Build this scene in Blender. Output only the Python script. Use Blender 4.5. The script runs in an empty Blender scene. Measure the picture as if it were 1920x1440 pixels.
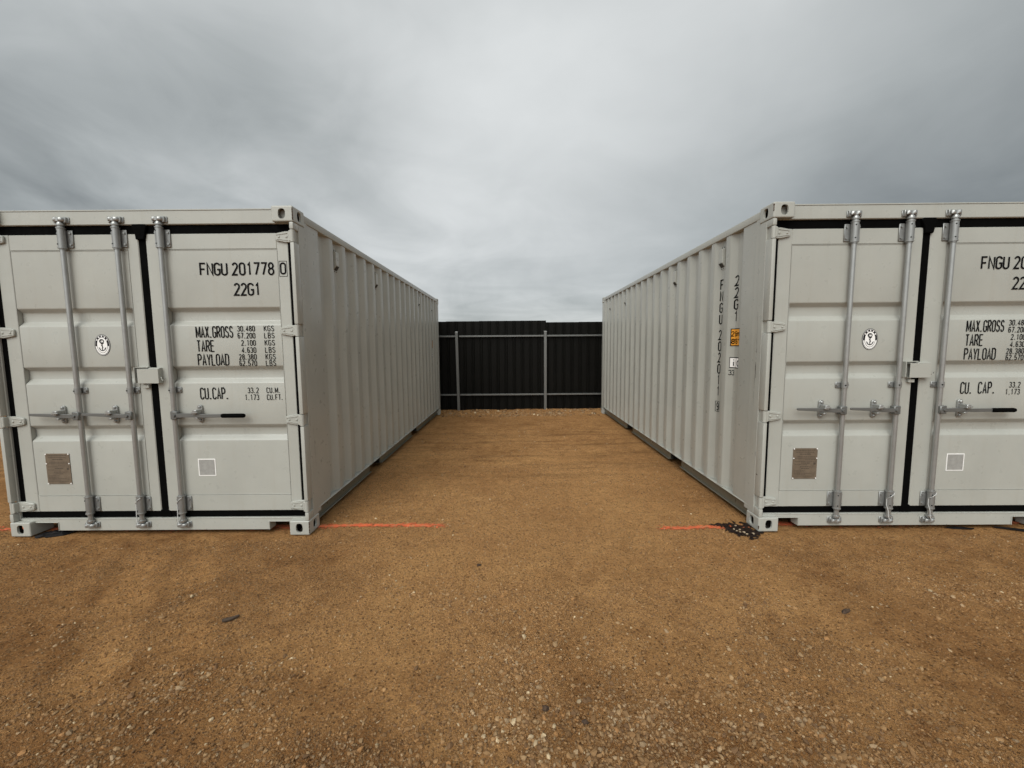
import bpy, bmesh, math, random
import numpy as np
from mathutils import Vector, Matrix

random.seed(7)
rng = np.random.default_rng(11)
scene = bpy.context.scene
COL = scene.collection
PI = math.pi

# ------------------------------------------------------------------ camera
F_PX, PITCH, ROLL, CAM_H = 763.24, 0.0903, -0.0077, 1.5096
fw = Vector((0, math.cos(PITCH), -math.sin(PITCH)))
rt0 = Vector((1, 0, 0))
up0 = rt0.cross(fw)
cr, sr = math.cos(ROLL), math.sin(ROLL)
rt = rt0 * cr + up0 * sr
up = up0 * cr - rt0 * sr
cam_d = bpy.data.cameras.new('camera')
cam = bpy.data.objects.new('camera', cam_d)
COL.objects.link(cam)
cam.matrix_world = Matrix(((rt.x, up.x, -fw.x, 0), (rt.y, up.y, -fw.y, 0), (rt.z, up.z, -fw.z, CAM_H), (0, 0, 0, 1)))
cam_d.sensor_width = 36.0
cam_d.lens = F_PX / 1920 * 36.0
cam_d.clip_start = 0.02
cam_d.clip_end = 3000
scene.camera = cam

# ------------------------------------------------------------------ sky, sun, exposure
SUN_AZ, SUN_EL = math.radians(203), math.radians(46)      # azimuth clockwise from +Y
w = bpy.data.worlds.new('World')
scene.world = w
w.use_nodes = True
nt = w.node_tree
nt.nodes.clear()
N = nt.nodes.new
LK = nt.links.new


def wmath(op, a, b=None, c=None, clamp=False):
    n = N('ShaderNodeMath'); n.operation = op; n.use_clamp = clamp
    for i, v in enumerate((a, b, c)):
        if v is None: continue
        if isinstance(v, (int, float)): n.inputs[i].default_value = v
        else: LK(v, n.inputs[i])
    return n.outputs[0]


tc = N('ShaderNodeTexCoord')
dirv = tc.outputs['Generated']
sep = N('ShaderNodeSeparateXYZ'); LK(dirv, sep.inputs[0])
zc = wmath('MAXIMUM', sep.outputs[2], 0.0)
den = wmath('ADD', zc, 0.16)
cx = wmath('DIVIDE', sep.outputs[0], den)
cy = wmath('DIVIDE', sep.outputs[1], den)
cmb = N('ShaderNodeCombineXYZ'); LK(cx, cmb.inputs[0]); LK(cy, cmb.inputs[1]); cmb.inputs[2].default_value = 3.7


def wnoise(scale, detail, rough, dist, loc=(0, 0, 0), sc=(1, 1, 1)):
    mp = N('ShaderNodeMapping'); LK(cmb.outputs[0], mp.inputs[0])
    mp.inputs['Location'].default_value = loc; mp.inputs['Scale'].default_value = sc
    mp.inputs['Rotation'].default_value = (0, 0, 0.35)
    n = N('ShaderNodeTexNoise'); LK(mp.outputs[0], n.inputs['Vector'])
    n.inputs['Scale'].default_value = scale; n.inputs['Detail'].default_value = detail
    n.inputs['Roughness'].default_value = rough; n.inputs['Distortion'].default_value = dist
    return n.outputs[0]


def lobe(d, power, amount):
    v = N('ShaderNodeVectorMath'); v.operation = 'DOT_PRODUCT'
    LK(dirv, v.inputs[0]); v.inputs[1].default_value = Vector(d).normalized()
    m = wmath('MAXIMUM', v.outputs['Value'], 0.0)
    return wmath('MULTIPLY', wmath('POWER', m, power), amount)


total = wmath('ADD', 0.60, 0.0)
for d, pw, am in (((-.74, .62, .29), 26, -.30), ((-.44, .78, .43), 40, -.24),        # dark bank of cloud on the left
                  ((.74, .64, .16), 9, -.29), ((.05, .985, .15), 34, -.10), ((.52, .83, .22), 26, -.09), ((.97, -.25, .25), 3, -.21),            # dark bank on the right
                  ((0.06, .82, .57), 10, .11), ((-.14, .94, .32), 22, .10), ((-.60, .75, .25), 130, .12), ((-.42, .87, .26), 60, .10), ((-.58, .62, .53), 18, .13), ((.64, .60, .48), 16, .13), ((.95, .1, .3), 6, -.06)):
    total = wmath('ADD', total, lobe(d, pw, am))


def dnoise(scale, detail, rough, dist, sc, loc):
    mp = N('ShaderNodeMapping'); LK(dirv, mp.inputs[0])
    mp.inputs['Scale'].default_value = sc; mp.inputs['Location'].default_value = loc; mp.inputs['Rotation'].default_value = (.10, -.16, .2)
    n = N('ShaderNodeTexNoise'); LK(mp.outputs[0], n.inputs['Vector'])
    n.inputs['Scale'].default_value = scale; n.inputs['Detail'].default_value = detail
    n.inputs['Roughness'].default_value = rough; n.inputs['Distortion'].default_value = dist
    return wmath('SUBTRACT', n.outputs[0], .5)


hor = wmath('POWER', wmath('SUBTRACT', 1.0, zc), 4.0)     # more broken cloud towards the horizon
left = wmath('ADD', .45, wmath('MULTIPLY', lobe((-.55, .80, .22), 6, 1.0), 1.0))
total = wmath('ADD', total, wmath('MULTIPLY', dnoise(1.7, 5, .5, .3, (1, 1, 1.7), (2.1, .4, 1.0)), .34))
total = wmath('ADD', total, wmath('MULTIPLY', wmath('MULTIPLY', dnoise(4.2, 8, .53, .6, (1, 1, 1.9), (.7, 3.3, .2)), .74), wmath('MULTIPLY', left, wmath('ADD', .25, hor))))
total = wmath('ADD', total, wmath('MULTIPLY', wmath('MULTIPLY', dnoise(4.0, 7, .58, .8, (1, 1, 7.5), (4.2, 1.1, .6)), 1.0), wmath('POWER', wmath('SUBTRACT', 1.0, zc), 11.0)))
total = wmath('MAXIMUM', total, 0.16)
total = wmath('MINIMUM', total, 0.80)
ramp = N('ShaderNodeValToRGB')
LK(total, ramp.inputs[0])
ramp.color_ramp.interpolation = 'LINEAR'
e = ramp.color_ramp.elements
e[0].position = 0.15; e[0].color = (.140, .157, .162, 1)
e[1].position = 0.80; e[1].color = (.770, .795, .795, 1)
m = e.new(0.45); m.color = (.430, .458, .460, 1)
scl = N('ShaderNodeVectorMath'); scl.operation = 'SCALE'; LK(ramp.outputs[0], scl.inputs[0]); # the cloud deck is brighter around the hidden sun, behind the camera
glow = wmath('ADD', 7.15, lobe((-.28, -.82, .50), 3.2, 15.0))
LK(glow, scl.inputs['Scale'])
sky = N('ShaderNodeTexSky')
sky.sky_type = 'NISHITA'; sky.sun_disc = False
sky.sun_elevation = SUN_EL; sky.sun_rotation = SUN_AZ
mix = N('ShaderNodeMixRGB'); mix.inputs[0].default_value = 0.95
LK(sky.outputs[0], mix.inputs[1]); LK(scl.outputs[0], mix.inputs[2])
bg = N('ShaderNodeBackground'); bg.inputs['Strength'].default_value = 0.10
LK(mix.outputs[0], bg.inputs[0])
wo = N('ShaderNodeOutputWorld'); LK(bg.outputs[0], wo.inputs[0])

sd = bpy.data.lights.new('sun', 'SUN')
sd.energy = 1.5
sd.angle = math.radians(40)
sd.color = (1.0, .98, .94)
so = bpy.data.objects.new('sun', sd)
COL.objects.link(so)
to_sun = Vector((math.sin(SUN_AZ) * math.cos(SUN_EL), math.cos(SUN_AZ) * math.cos(SUN_EL), math.sin(SUN_EL)))
so.rotation_euler = to_sun.to_track_quat('Z', 'Y').to_euler()
so.location = to_sun * 50

vs = scene.view_settings
vs.view_transform = 'Standard'
vs.look = 'None'
vs.exposure = 0.42
vs.gamma = 1.0
vs.use_curve_mapping = False
scene.cycles.max_bounces = 8
scene.cycles.diffuse_bounces = 4


# ------------------------------------------------------------------ materials
class Mat:
    def __init__(self, name):
        self.m = bpy.data.materials.new(name)
        self.m.use_nodes = True
        self.t = self.m.node_tree
        self.b = self.t.nodes['Principled BSDF']
        self.co = self.t.nodes.new('ShaderNodeTexCoord').outputs['Object']

    def n(self, kind): return self.t.nodes.new(kind)
    def l(self, a, b): self.t.links.new(a, b)

    def mapping(self, sc=(1, 1, 1), loc=(0, 0, 0), rot=(0, 0, 0)):
        mp = self.n('ShaderNodeMapping'); self.l(self.co, mp.inputs[0])
        mp.inputs['Scale'].default_value = sc; mp.inputs['Location'].default_value = loc; mp.inputs['Rotation'].default_value = rot
        return mp.outputs[0]

    def noise(self, scale, detail=4, rough=.55, vec=None, dist=0):
        x = self.n('ShaderNodeTexNoise'); self.l(vec or self.co, x.inputs['Vector'])
        x.inputs['Scale'].default_value = scale; x.inputs['Detail'].default_value = detail
        x.inputs['Roughness'].default_value = rough; x.inputs['Distortion'].default_value = dist
        return x.outputs[0]

    def math(self, op, a, b=None, c=None, clamp=False):
        x = self.n('ShaderNodeMath'); x.operation = op; x.use_clamp = clamp
        for i, v in enumerate((a, b, c)):
            if v is None: continue
            if isinstance(v, (int, float)): x.inputs[i].default_value = v
            else: self.l(v, x.inputs[i])
        return x.outputs[0]

    def range(self, v, a, b, c=0., d=1.):
        x = self.n('ShaderNodeMapRange'); self.l(v, x.inputs[0])
        for i, k in enumerate((a, b, c, d)): x.inputs[i + 1].default_value = k
        return x.outputs[0]

    def mix(self, f, a, b, mode='MIX'):
        x = self.n('ShaderNodeMixRGB'); x.blend_type = mode
        for i, v in enumerate((f, a, b)):
            if isinstance(v, (int, float)): x.inputs[i].default_value = v
            elif isinstance(v, tuple): x.inputs[i].default_value = v + (1,) if len(v) == 3 else v
            else: self.l(v, x.inputs[i])
        return x.outputs[0]

    def bump(self, h, strength, dist, prev=None):
        x = self.n('ShaderNodeBump'); self.l(h, x.inputs['Height'])
        x.inputs['Strength'].default_value = strength; x.inputs['Distance'].default_value = dist
        if prev: self.l(prev, x.inputs['Normal'])
        return x.outputs[0]

    def color(self, c):
        if isinstance(c, tuple): self.b.inputs['Base Color'].default_value = c + (1,)
        else: self.l(c, self.b.inputs['Base Color'])

    def rough(self, r):
        if isinstance(r, (int, float)): self.b.inputs['Roughness'].default_value = r
        else: self.l(r, self.b.inputs['Roughness'])

    def normal(self, v): self.l(v, self.b.inputs['Normal'])


def plain(name, c, rough=.5, metal=0., var=.12, scale=9., bump=0., spec=.5):
    M = Mat(name)
    f = M.range(M.noise(scale, 5), .3, .7)
    M.color(M.mix(f, tuple(v * (1 - var) for v in c), tuple(min(1, v * (1 + var)) for v in c)))
    M.rough(M.range(M.noise(scale * 3, 3), .3, .7, rough * .85, min(1, rough * 1.15)))
    M.b.inputs['Metallic'].default_value = metal
    M.b.inputs['Specular IOR Level'].default_value = spec
    if bump: M.normal(M.bump(M.noise(scale * 14, 3), bump, .002))
    return M.m


def painted_steel(name, base, worn=0.):
    M = Mat(name)
    c = M.mix(M.range(M.noise(2.3, 5, .6), .3, .7), tuple(v * .93 for v in base), tuple(v * 1.05 for v in base))
    # rain streaks and splashed dirt with their own ragged shapes
    st = M.noise(3.5, 6, .65, M.mapping((5.5, 5.5, .35)))
    c = M.mix(M.range(st, .54, .82, 0., .22), c, (.30, .265, .20))
    sp = M.noise(38, 4, .7)
    c = M.mix(M.range(sp, .72, .86, 0., .12), c, (.25, .21, .15))
    if worn:
        wv = M.noise(34, 6, .72)
        c = M.mix(M.range(wv, .655, .69, 0., worn), c, (.055, .035, .022))
    M.color(c)
    M.rough(M.range(M.noise(14, 4), .3, .7, .26, .38))
    M.b.inputs['Specular IOR Level'].default_value = .5
    nb = M.bump(M.noise(420, 2), .10, .0015)
    nb = M.bump(M.noise(5, 2), .12, .012, nb)
    M.normal(nb)
    return M.m


WHITE = (.386, .388, .348)
paint = painted_steel('weathered_white_paint', WHITE)
paint_worn = painted_steel('chipped_white_paint', tuple(v * 1.02 for v in WHITE), .85)
rubber = plain('black_rubber', (.0022, .0022, .0021), .9, bump=.2, spec=.04)
black_paint = plain('black_lettering', (.004, .004, .0045), .7, var=.05, spec=.08)
label_white = plain('white_sticker', (.86, .85, .82), .45, var=.04)
label_grey = plain('pale_grey_sticker', (.30, .295, .275), .5, var=.12, scale=40)
label_grey_white = plain('seal_cord', (.50, .50, .48), .6, var=.1)
label_black = plain('printed_black', (.008, .008, .009), .6, var=.04, spec=.2)
label_orange = plain('orange_sticker', (.72, .31, .03), .45, var=.06)
plate_metal = plain('brown_data_plate', (.165, .128, .090), .42, .2, var=.18, scale=30)
plate_ink = plain('plate_print', (.070, .052, .038), .5, var=.05)
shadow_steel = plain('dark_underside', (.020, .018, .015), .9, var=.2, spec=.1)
cavity_shade = plain('painted_cavity_shade', (.030, .024, .019), .9, var=.5, scale=30, spec=.2)  # near-black colour that paints shade into the hollow of the corner castings
grill_dark = plain('vent_grille', (.05, .05, .045), .7)
grimy = painted_steel('grimy_rail_paint', (.150, .142, .108))
weld = painted_steel('weld_bead', tuple(v * .88 for v in WHITE))


def galvanised(name, base, rough, metal=.85):
    M = Mat(name)
    f = M.range(M.noise(30, 3), .3, .7)
    c = M.mix(f, tuple(x * .94 for x in base), tuple(x * 1.04 for x in base))
    c = M.mix(M.range(M.noise(5, 6, .65), .50, .75, 0, .35), c, tuple(x * .6 for x in base))
    M.color(c)
    M.b.inputs['Metallic'].default_value = metal
    M.rough(M.range(M.noise(7, 3), .3, .7, rough * .92, rough * 1.10))
    return M.m


zinc = galvanised('galvanised_steel', (.345, .35, .338), .30, .55)
zinc_dark = galvanised('weathered_galvanised_steel', (.165, .168, .160), .42, .5)
zinc_dull = galvanised('dull_galvanised_steel', (.29, .295, .285), .38, .55)


# ------------------------------------------------------------------ mesh helpers
def link(name, bm, mat, parent=None, smooth=None, mats=None):
    me = bpy.data.meshes.new(name)
    bm.normal_update()
    bm.to_mesh(me); bm.free()
    for mm in (mats or [mat]): me.materials.append(mm)
    if smooth is not None:
        me.shade_smooth() if smooth >= PI else me.set_sharp_from_angle(angle=smooth)
        if smooth < PI:
            me.polygons.foreach_set('use_smooth', [True] * len(me.polygons))
    o = bpy.data.objects.new(name, me)
    COL.objects.link(o)
    if parent: o.parent = parent
    return o


def reuse(src, name, parent, loc=(0, 0, 0)):
    o = src.copy(); o.name = name
    COL.objects.link(o)
    o.parent = parent; o.location = loc
    return o


def merge_in(bm, tmp, mat_index=0):
    me = bpy.data.meshes.new('tmp')
    for f in tmp.faces: f.material_index = mat_index
    tmp.to_mesh(me); tmp.free()
    bm.from_mesh(me)
    bpy.data.meshes.remove(me)


def box(bm, x0, x1, y0, y1, z0, z1, bev=0., seg=1, mi=0):
    t = bmesh.new()
    vs_ = [t.verts.new((x, y, z)) for x in (x0, x1) for y in (y0, y1) for z in (z0, z1)]
    for q in ((0, 1, 3, 2), (4, 6, 7, 5), (0, 4, 5, 1), (2, 3, 7, 6), (0, 2, 6, 4), (1, 5, 7, 3)):
        t.faces.new([vs_[i] for i in q])
    bmesh.ops.recalc_face_normals(t, faces=t.faces)
    if bev: bmesh.ops.bevel(t, geom=list(t.edges), offset=bev, segments=seg, profile=.6, affect='EDGES')
    merge_in(bm, t, mi)


def prism(bm, outline, axis, a0, a1, bev=0., mi=0):
    """outline: 2-D points; axis 'y' -> (x,z) outline extruded along y, 'x' -> (y,z), 'z' -> (x,y)"""
    t = bmesh.new()
    f = {'y': lambda p, a: (p[0], a, p[1]), 'x': lambda p, a: (a, p[0], p[1]), 'z': lambda p, a: (p[0], p[1], a)}[axis]
    A = [t.verts.new(f(p, a0)) for p in outline]
    B = [t.verts.new(f(p, a1)) for p in outline]
    n = len(outline)
    t.faces.new(A); t.faces.new(B[::-1])
    for i in range(n): t.faces.new((A[i], B[i], B[(i + 1) % n], A[(i + 1) % n]))
    bmesh.ops.recalc_face_normals(t, faces=t.faces)
    if bev: bmesh.ops.bevel(t, geom=list(t.edges), offset=bev, segments=1, affect='EDGES')
    merge_in(bm, t, mi)


def lathe(bm, prof, c=(0, 0, 0), axis='z', n=16, mi=0, cap=True):
    """prof: list of (r, a) along the axis"""
    t = bmesh.new()
    rings = []
    for r, a in prof:
        ring = []
        for k in range(n):
            th = 2 * PI * k / n
            u, v = r * math.cos(th), r * math.sin(th)
            p = {'z': (u, v, a), 'x': (a, u, v), 'y': (u, a, v)}[axis]
            ring.append(t.verts.new((p[0] + c[0], p[1] + c[1], p[2] + c[2])))
        rings.append(ring)
    for A, B in zip(rings, rings[1:]):
        for k in range(n): t.faces.new((A[k], A[(k + 1) % n], B[(k + 1) % n], B[k]))
    if cap: t.faces.new(rings[0][::-1]); t.faces.new(rings[-1])
    bmesh.ops.recalc_face_normals(t, faces=t.faces)
    merge_in(bm, t, mi)


def tube(bm, pts, r, n=8, mi=0):
    t = bmesh.new()
    pts = [Vector(p) for p in pts]
    rings = []
    for i, p in enumerate(pts):
        d = (pts[min(i + 1, len(pts) - 1)] - pts[max(i - 1, 0)]).normalized()
        a = d.cross(Vector((0, 0, 1)) if abs(d.z) < .9 else Vector((1, 0, 0))).normalized()
        b = d.cross(a)
        rings.append([t.verts.new(p + (a * math.cos(2 * PI * k / n) + b * math.sin(2 * PI * k / n)) * r) for k in range(n)])
    for A, B in zip(rings, rings[1:]):
        for k in range(n): t.faces.new((A[k], A[(k + 1) % n], B[(k + 1) % n], B[k]))
    t.faces.new(rings[0][::-1]); t.faces.new(rings[-1])
    bmesh.ops.recalc_face_normals(t, faces=t.faces)
    merge_in(bm, t, mi)


def ellipse_pts(cx_, cz_, rx, rz, n=40):
    return [(cx_ + rx * math.cos(2 * PI * k / n), cz_ + rz * math.sin(2 * PI * k / n)) for k in range(n)]


# ------------------------------------------------------------------ stroke lettering
def arc(cx_, cy_, rx, ry, a0, a1, n=9):
    return [(cx_ + rx * math.cos(math.radians(a0 + (a1 - a0) * k / n)), cy_ + ry * math.sin(math.radians(a0 + (a1 - a0) * k / n))) for k in range(n + 1)]


R_ = .19
_O = arc(.5, 1 - R_, .5, R_, 180, 0) + arc(.5, R_, .5, R_, 0, -180)
GLYPH = {
    '0': [('c', _O)], 'O': [('c', _O)],
    '1': [('o', [(.22, .80), (.55, 1), (.55, 0)])],
    '2': [('o', arc(.5, .75, .47, .25, 165, -30) + [(.0, .0), (1, .0)])],
    '3': [('o', arc(.48, .76, .47, .24, 160, -88)), ('o', arc(.48, .26, .52, .26, 88, -160))],
    '4': [('o', [(.74, 0), (.74, 1), (0, .27), (1, .27)])],
    '5': [('o', [(.92, 1), (.12, 1), (.06, .52)] + arc(.48, .30, .50, .30, 125, -160))],
    '6': [('o', arc(.5, 1 - R_, .47, R_, 25, 180) + [(.03, .3)]), ('c', arc(.5, .29, .47, .29, 0, 340, 17))],
    '7': [('o', [(0, 1), (1, 1), (.32, 0)])],
    '8': [('c', arc(.5, .76, .43, .24, 0, 340, 17)), ('c', arc(.5, .26, .5, .26, 0, 340, 17))],
    '9': [('o', arc(.5, R_, .47, R_, -155, 0) + [(.97, .7)]), ('c', arc(.5, .71, .47, .29, 0, 340, 17))],
    'A': [('o', [(0, 0), (.5, 1), (1, 0)]), ('o', [(.18, .3), (.82, .3)])],
    'B': [('o', [(0, .52), (0, 1), (.5, 1)] + arc(.5, .76, .42, .24, 90, -90) + [(0, .52)]), ('o', [(0, .52), (.5, .52)] + arc(.5, .26, .5, .26, 90, -90) + [(0, 0), (0, .52)])],
    'C': [('o', arc(.5, 1 - R_, .5, R_, 0, 180) + arc(.5, R_, .5, R_, 180, 360))],
    'D': [('c', [(0, 0), (0, 1), (.5, 1)] + arc(.5, 1 - R_, .5, R_, 90, 0) + arc(.5, R_, .5, R_, 0, -90))],
    'E': [('o', [(1, 1), (0, 1), (0, 0), (1, 0)]), ('o', [(0, .52), (.85, .52)])],
    'F': [('o', [(1, 1), (0, 1), (0, 0)]), ('o', [(0, .5), (.82, .5)])],
    'G': [('o', arc(.5, 1 - R_, .5, R_, 0, 180) + arc(.5, R_, .5, R_, 180, 360) + [(1, .46), (.52, .46)])],
    'K': [('o', [(0, 0), (0, 1)]), ('o', [(1, 1), (.04, .42)]), ('o', [(.36, .6), (1, 0)])],
    'L': [('o', [(0, 1), (0, 0), (.95, 0)])],
    'M': [('o', [(0, 0), (0, 1)]), ('o', [(.02, .97), (.5, .16), (.98, .97)]), ('o', [(1, 1), (1, 0)])],
    'N': [('o', [(0, 0), (0, 1), (1, 0), (1, 1)])],
    'P': [('o', [(0, 0), (0, 1), (.5, 1)] + arc(.5, .75, .5, .25, 90, -90) + [(0, .5)])],
    'R': [('o', [(0, 0), (0, 1), (.5, 1)] + arc(.5, .75, .48, .25, 90, -90) + [(0, .5)]), ('o', [(.5, .5), (1, 0)])],
    'S': [('o', arc(.5, .76, .46, .24, 15, 265) + arc(.5, .26, .5, .26, 85, -165))],
    'T': [('o', [(0, 1), (1, 1)]), ('o', [(.5, 1), (.5, 0)])],
    'U': [('o', [(0, 1)] + arc(.5, R_, .5, R_, 180, 360) + [(1, 1)])],
    'X': [('o', [(0, 0), (1, 1)]), ('o', [(0, 1), (1, 0)])],
    'Y': [('o', [(0, 1), (.5, .45), (1, 1)]), ('o', [(.5, .45), (.5, 0)])],
    '.': [('o', [(.2, -.03), (.2, .09)]), ('o', [(.42, -.03), (.42, .09)])],
    "'": [('o', [(.4, 1), (.4, .75)])], '"': [('o', [(.25, 1), (.25, .75)]), ('o', [(.6, 1), (.6, .75)])],
    'i': [('o', [(.5, 0), (.5, .62)]), ('o', [(.5, .82), (.5, .94)])],
    'c': [('o', arc(.5, .33, .42, .33, 40, 320, 12))],
    'm': [('o', [(0, 0), (0, .7)]), ('o', [(0, .5)] + arc(.25, .5, .25, .2, 180, 0) + [(.5, 0)]), ('o', [(.5, .5)] + arc(.75, .5, .25, .2, 180, 0) + [(1, 0)])],
    ',': [('o', [(.35, .08), (.2, -.12)])],
}


def stroke(bm, pts, hw, closed, put, lift):
    P_ = [Vector(p) for p in pts]
    n = len(P_)
    L_, R2 = [], []
    for i in range(n):
        a = P_[i - 1] if (i or closed) else None
        b = P_[(i + 1) % n] if (i < n - 1 or closed) else None
        d0 = (P_[i] - a).normalized() if a is not None else None
        d1 = (b - P_[i]).normalized() if b is not None else None
        if d0 is None: d0 = d1
        if d1 is None: d1 = d0
        n0 = Vector((-d0.y, d0.x)); n1_ = Vector((-d1.y, d1.x))
        mm = n0 + n1_
        mm = n0 if mm.length < 1e-4 else mm.normalized()
        k = min(1 / max(mm.dot(n0), .1), 2.2)
        L_.append(bm.verts.new(put(P_[i] + mm * hw * k, lift))); R2.append(bm.verts.new(put(P_[i] - mm * hw * k, lift)))
    for i in range(n if closed else n - 1):
        j = (i + 1) % n
        bm.faces.new((L_[i], R2[i], R2[j], L_[j]))


def text_strokes(bm, s, x, z, wid, h, gap, hw, put, right=False):
    adv = {'.': .55, "'": .6, '"': .9, 'i': .6, ' ': 1.0, ',': .45, 'm': 1.5, 'M': 1.34}
    total_ = sum(wid * adv.get(c, 1) + gap for c in s) - gap
    cur = x - total_ if right else x
    k = 0
    for c in s:
        cw = wid * adv.get(c, 1)
        for kind, pts in GLYPH.get(c, []):
            k += 1
            stroke(bm, [(cur + p[0] * cw, z + hw + p[1] * (h - 2 * hw)) for p in pts], hw, kind == 'c', put, 6e-5 * (k % 5))
        cur += cw + gap
    return cur


def rect_outline(bm, x0, x1, z0, z1, hw, put):
    stroke(bm, [(x0, z0), (x0, z1), (x1, z1), (x1, z0)], hw, True, put, 0)


# ------------------------------------------------------------------ shipping container
HW, HH, LEN = 1.219, 2.591, 6.058
Y_DOOR, Y_FRAME, Y_ROD = .058, .045, .026
PITCH_C, CREST0 = .2865, .425       # corrugation pitch and far edge of the first crest
X_CREST, X_TROUGH = 1.206, 1.167


def wall_breaks():
    """(y, x) points of the corrugated side wall, front to back"""
    pts = [(.15, X_CREST), (CREST0, X_CREST)]
    k = 0
    while True:
        a = CREST0 + k * PITCH_C
        if a > 5.80: break
        pts += [(a + .068, X_TROUGH), (a + .143, X_TROUGH), (a + .211, X_CREST), (a + PITCH_C, X_CREST)]
        k += 1
    pts = [p for p in pts if p[0] < 5.90]
    pts.append((5.93, X_CREST))
    return pts


BREAKS = wall_breaks()


def wall_x(y):
    for (a, xa), (b, xb) in zip(BREAKS, BREAKS[1:]):
        if a <= y <= b: return xa + (xb - xa) * (y - a) / (b - a) if b > a else xa
    return X_CREST


def casting_mesh():
    t = bmesh.new()
    box(t, 1.057, HW, 0, .178, 0, .118, .012, 3)
    base = link('corner_casting', t, paint_worn)
    cuts = []

    def cut(fn):
        c = bmesh.new(); fn(c)
        o = link('cutter', c, paint_worn); cuts.append(o)
        md = base.modifiers.new('b', 'BOOLEAN'); md.operation = 'DIFFERENCE'; md.object = o; md.solver = 'EXACT'
    cut(lambda c: box(c, 1.075, HW - .016, .016, .164, .018, .100))
    oval = lambda a, b, ra, rb: [(a + math.copysign(abs(math.cos(t_)) ** .75, math.cos(t_)) * ra, b + math.copysign(abs(math.sin(t_)) ** .75, math.sin(t_)) * rb) for t_ in [2 * PI * k / 24 for k in range(24)]]
    cut(lambda c: prism(c, oval(1.136, .060, .028, .038), 'y', -.05, .03))
    cut(lambda c: prism(c, oval(.098, .060, .030, .038), 'x', 1.19, 1.30))
    cut(lambda c: prism(c, oval(1.136, .098, .030, .050), 'z', -.05, .03))
    dg = bpy.context.evaluated_depsgraph_get()
    me = bpy.data.meshes.new_from_object(base.evaluated_get(dg))
    for o in cuts + [base]: bpy.data.objects.remove(o)
    while len(me.materials): me.materials.pop()
    me.materials.append(paint_worn); me.materials.append(cavity_shade)
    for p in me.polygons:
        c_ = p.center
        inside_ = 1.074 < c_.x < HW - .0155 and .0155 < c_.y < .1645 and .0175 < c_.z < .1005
        p.material_index = 1 if inside_ else 0  # faces inside the hollow get the painted shade colour
    return me


CASTING = casting_mesh()
_cast_cache = {}


def casting(sx, back, topside, parent):
    key = (sx, back, topside)
    if key not in _cast_cache:
        b = bmesh.new(); b.from_mesh(CASTING)
        flip = 0
        for v in b.verts:
            if sx < 0: v.co.x = -v.co.x
            if back: v.co.y = LEN - v.co.y
            if topside: v.co.z = HH - v.co.z
        if (int(sx < 0) + int(back) + int(topside)) % 2: bmesh.ops.reverse_faces(b, faces=b.faces)
        me = bpy.data.meshes.new('corner_casting'); b.to_mesh(me); b.free()
        me.materials.append(paint_worn); me.materials.append(cavity_shade)
        _cast_cache[key] = me
    o = bpy.data.objects.new('corner_casting', _cast_cache[key]); COL.objects.link(o); o.parent = parent
    return o


HINGE_Z = (2.37, 1.652, .943, .235)


def on_door(p, lift):
    return (p[0], Y_DOOR - .0016 - lift, p[1])


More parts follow.
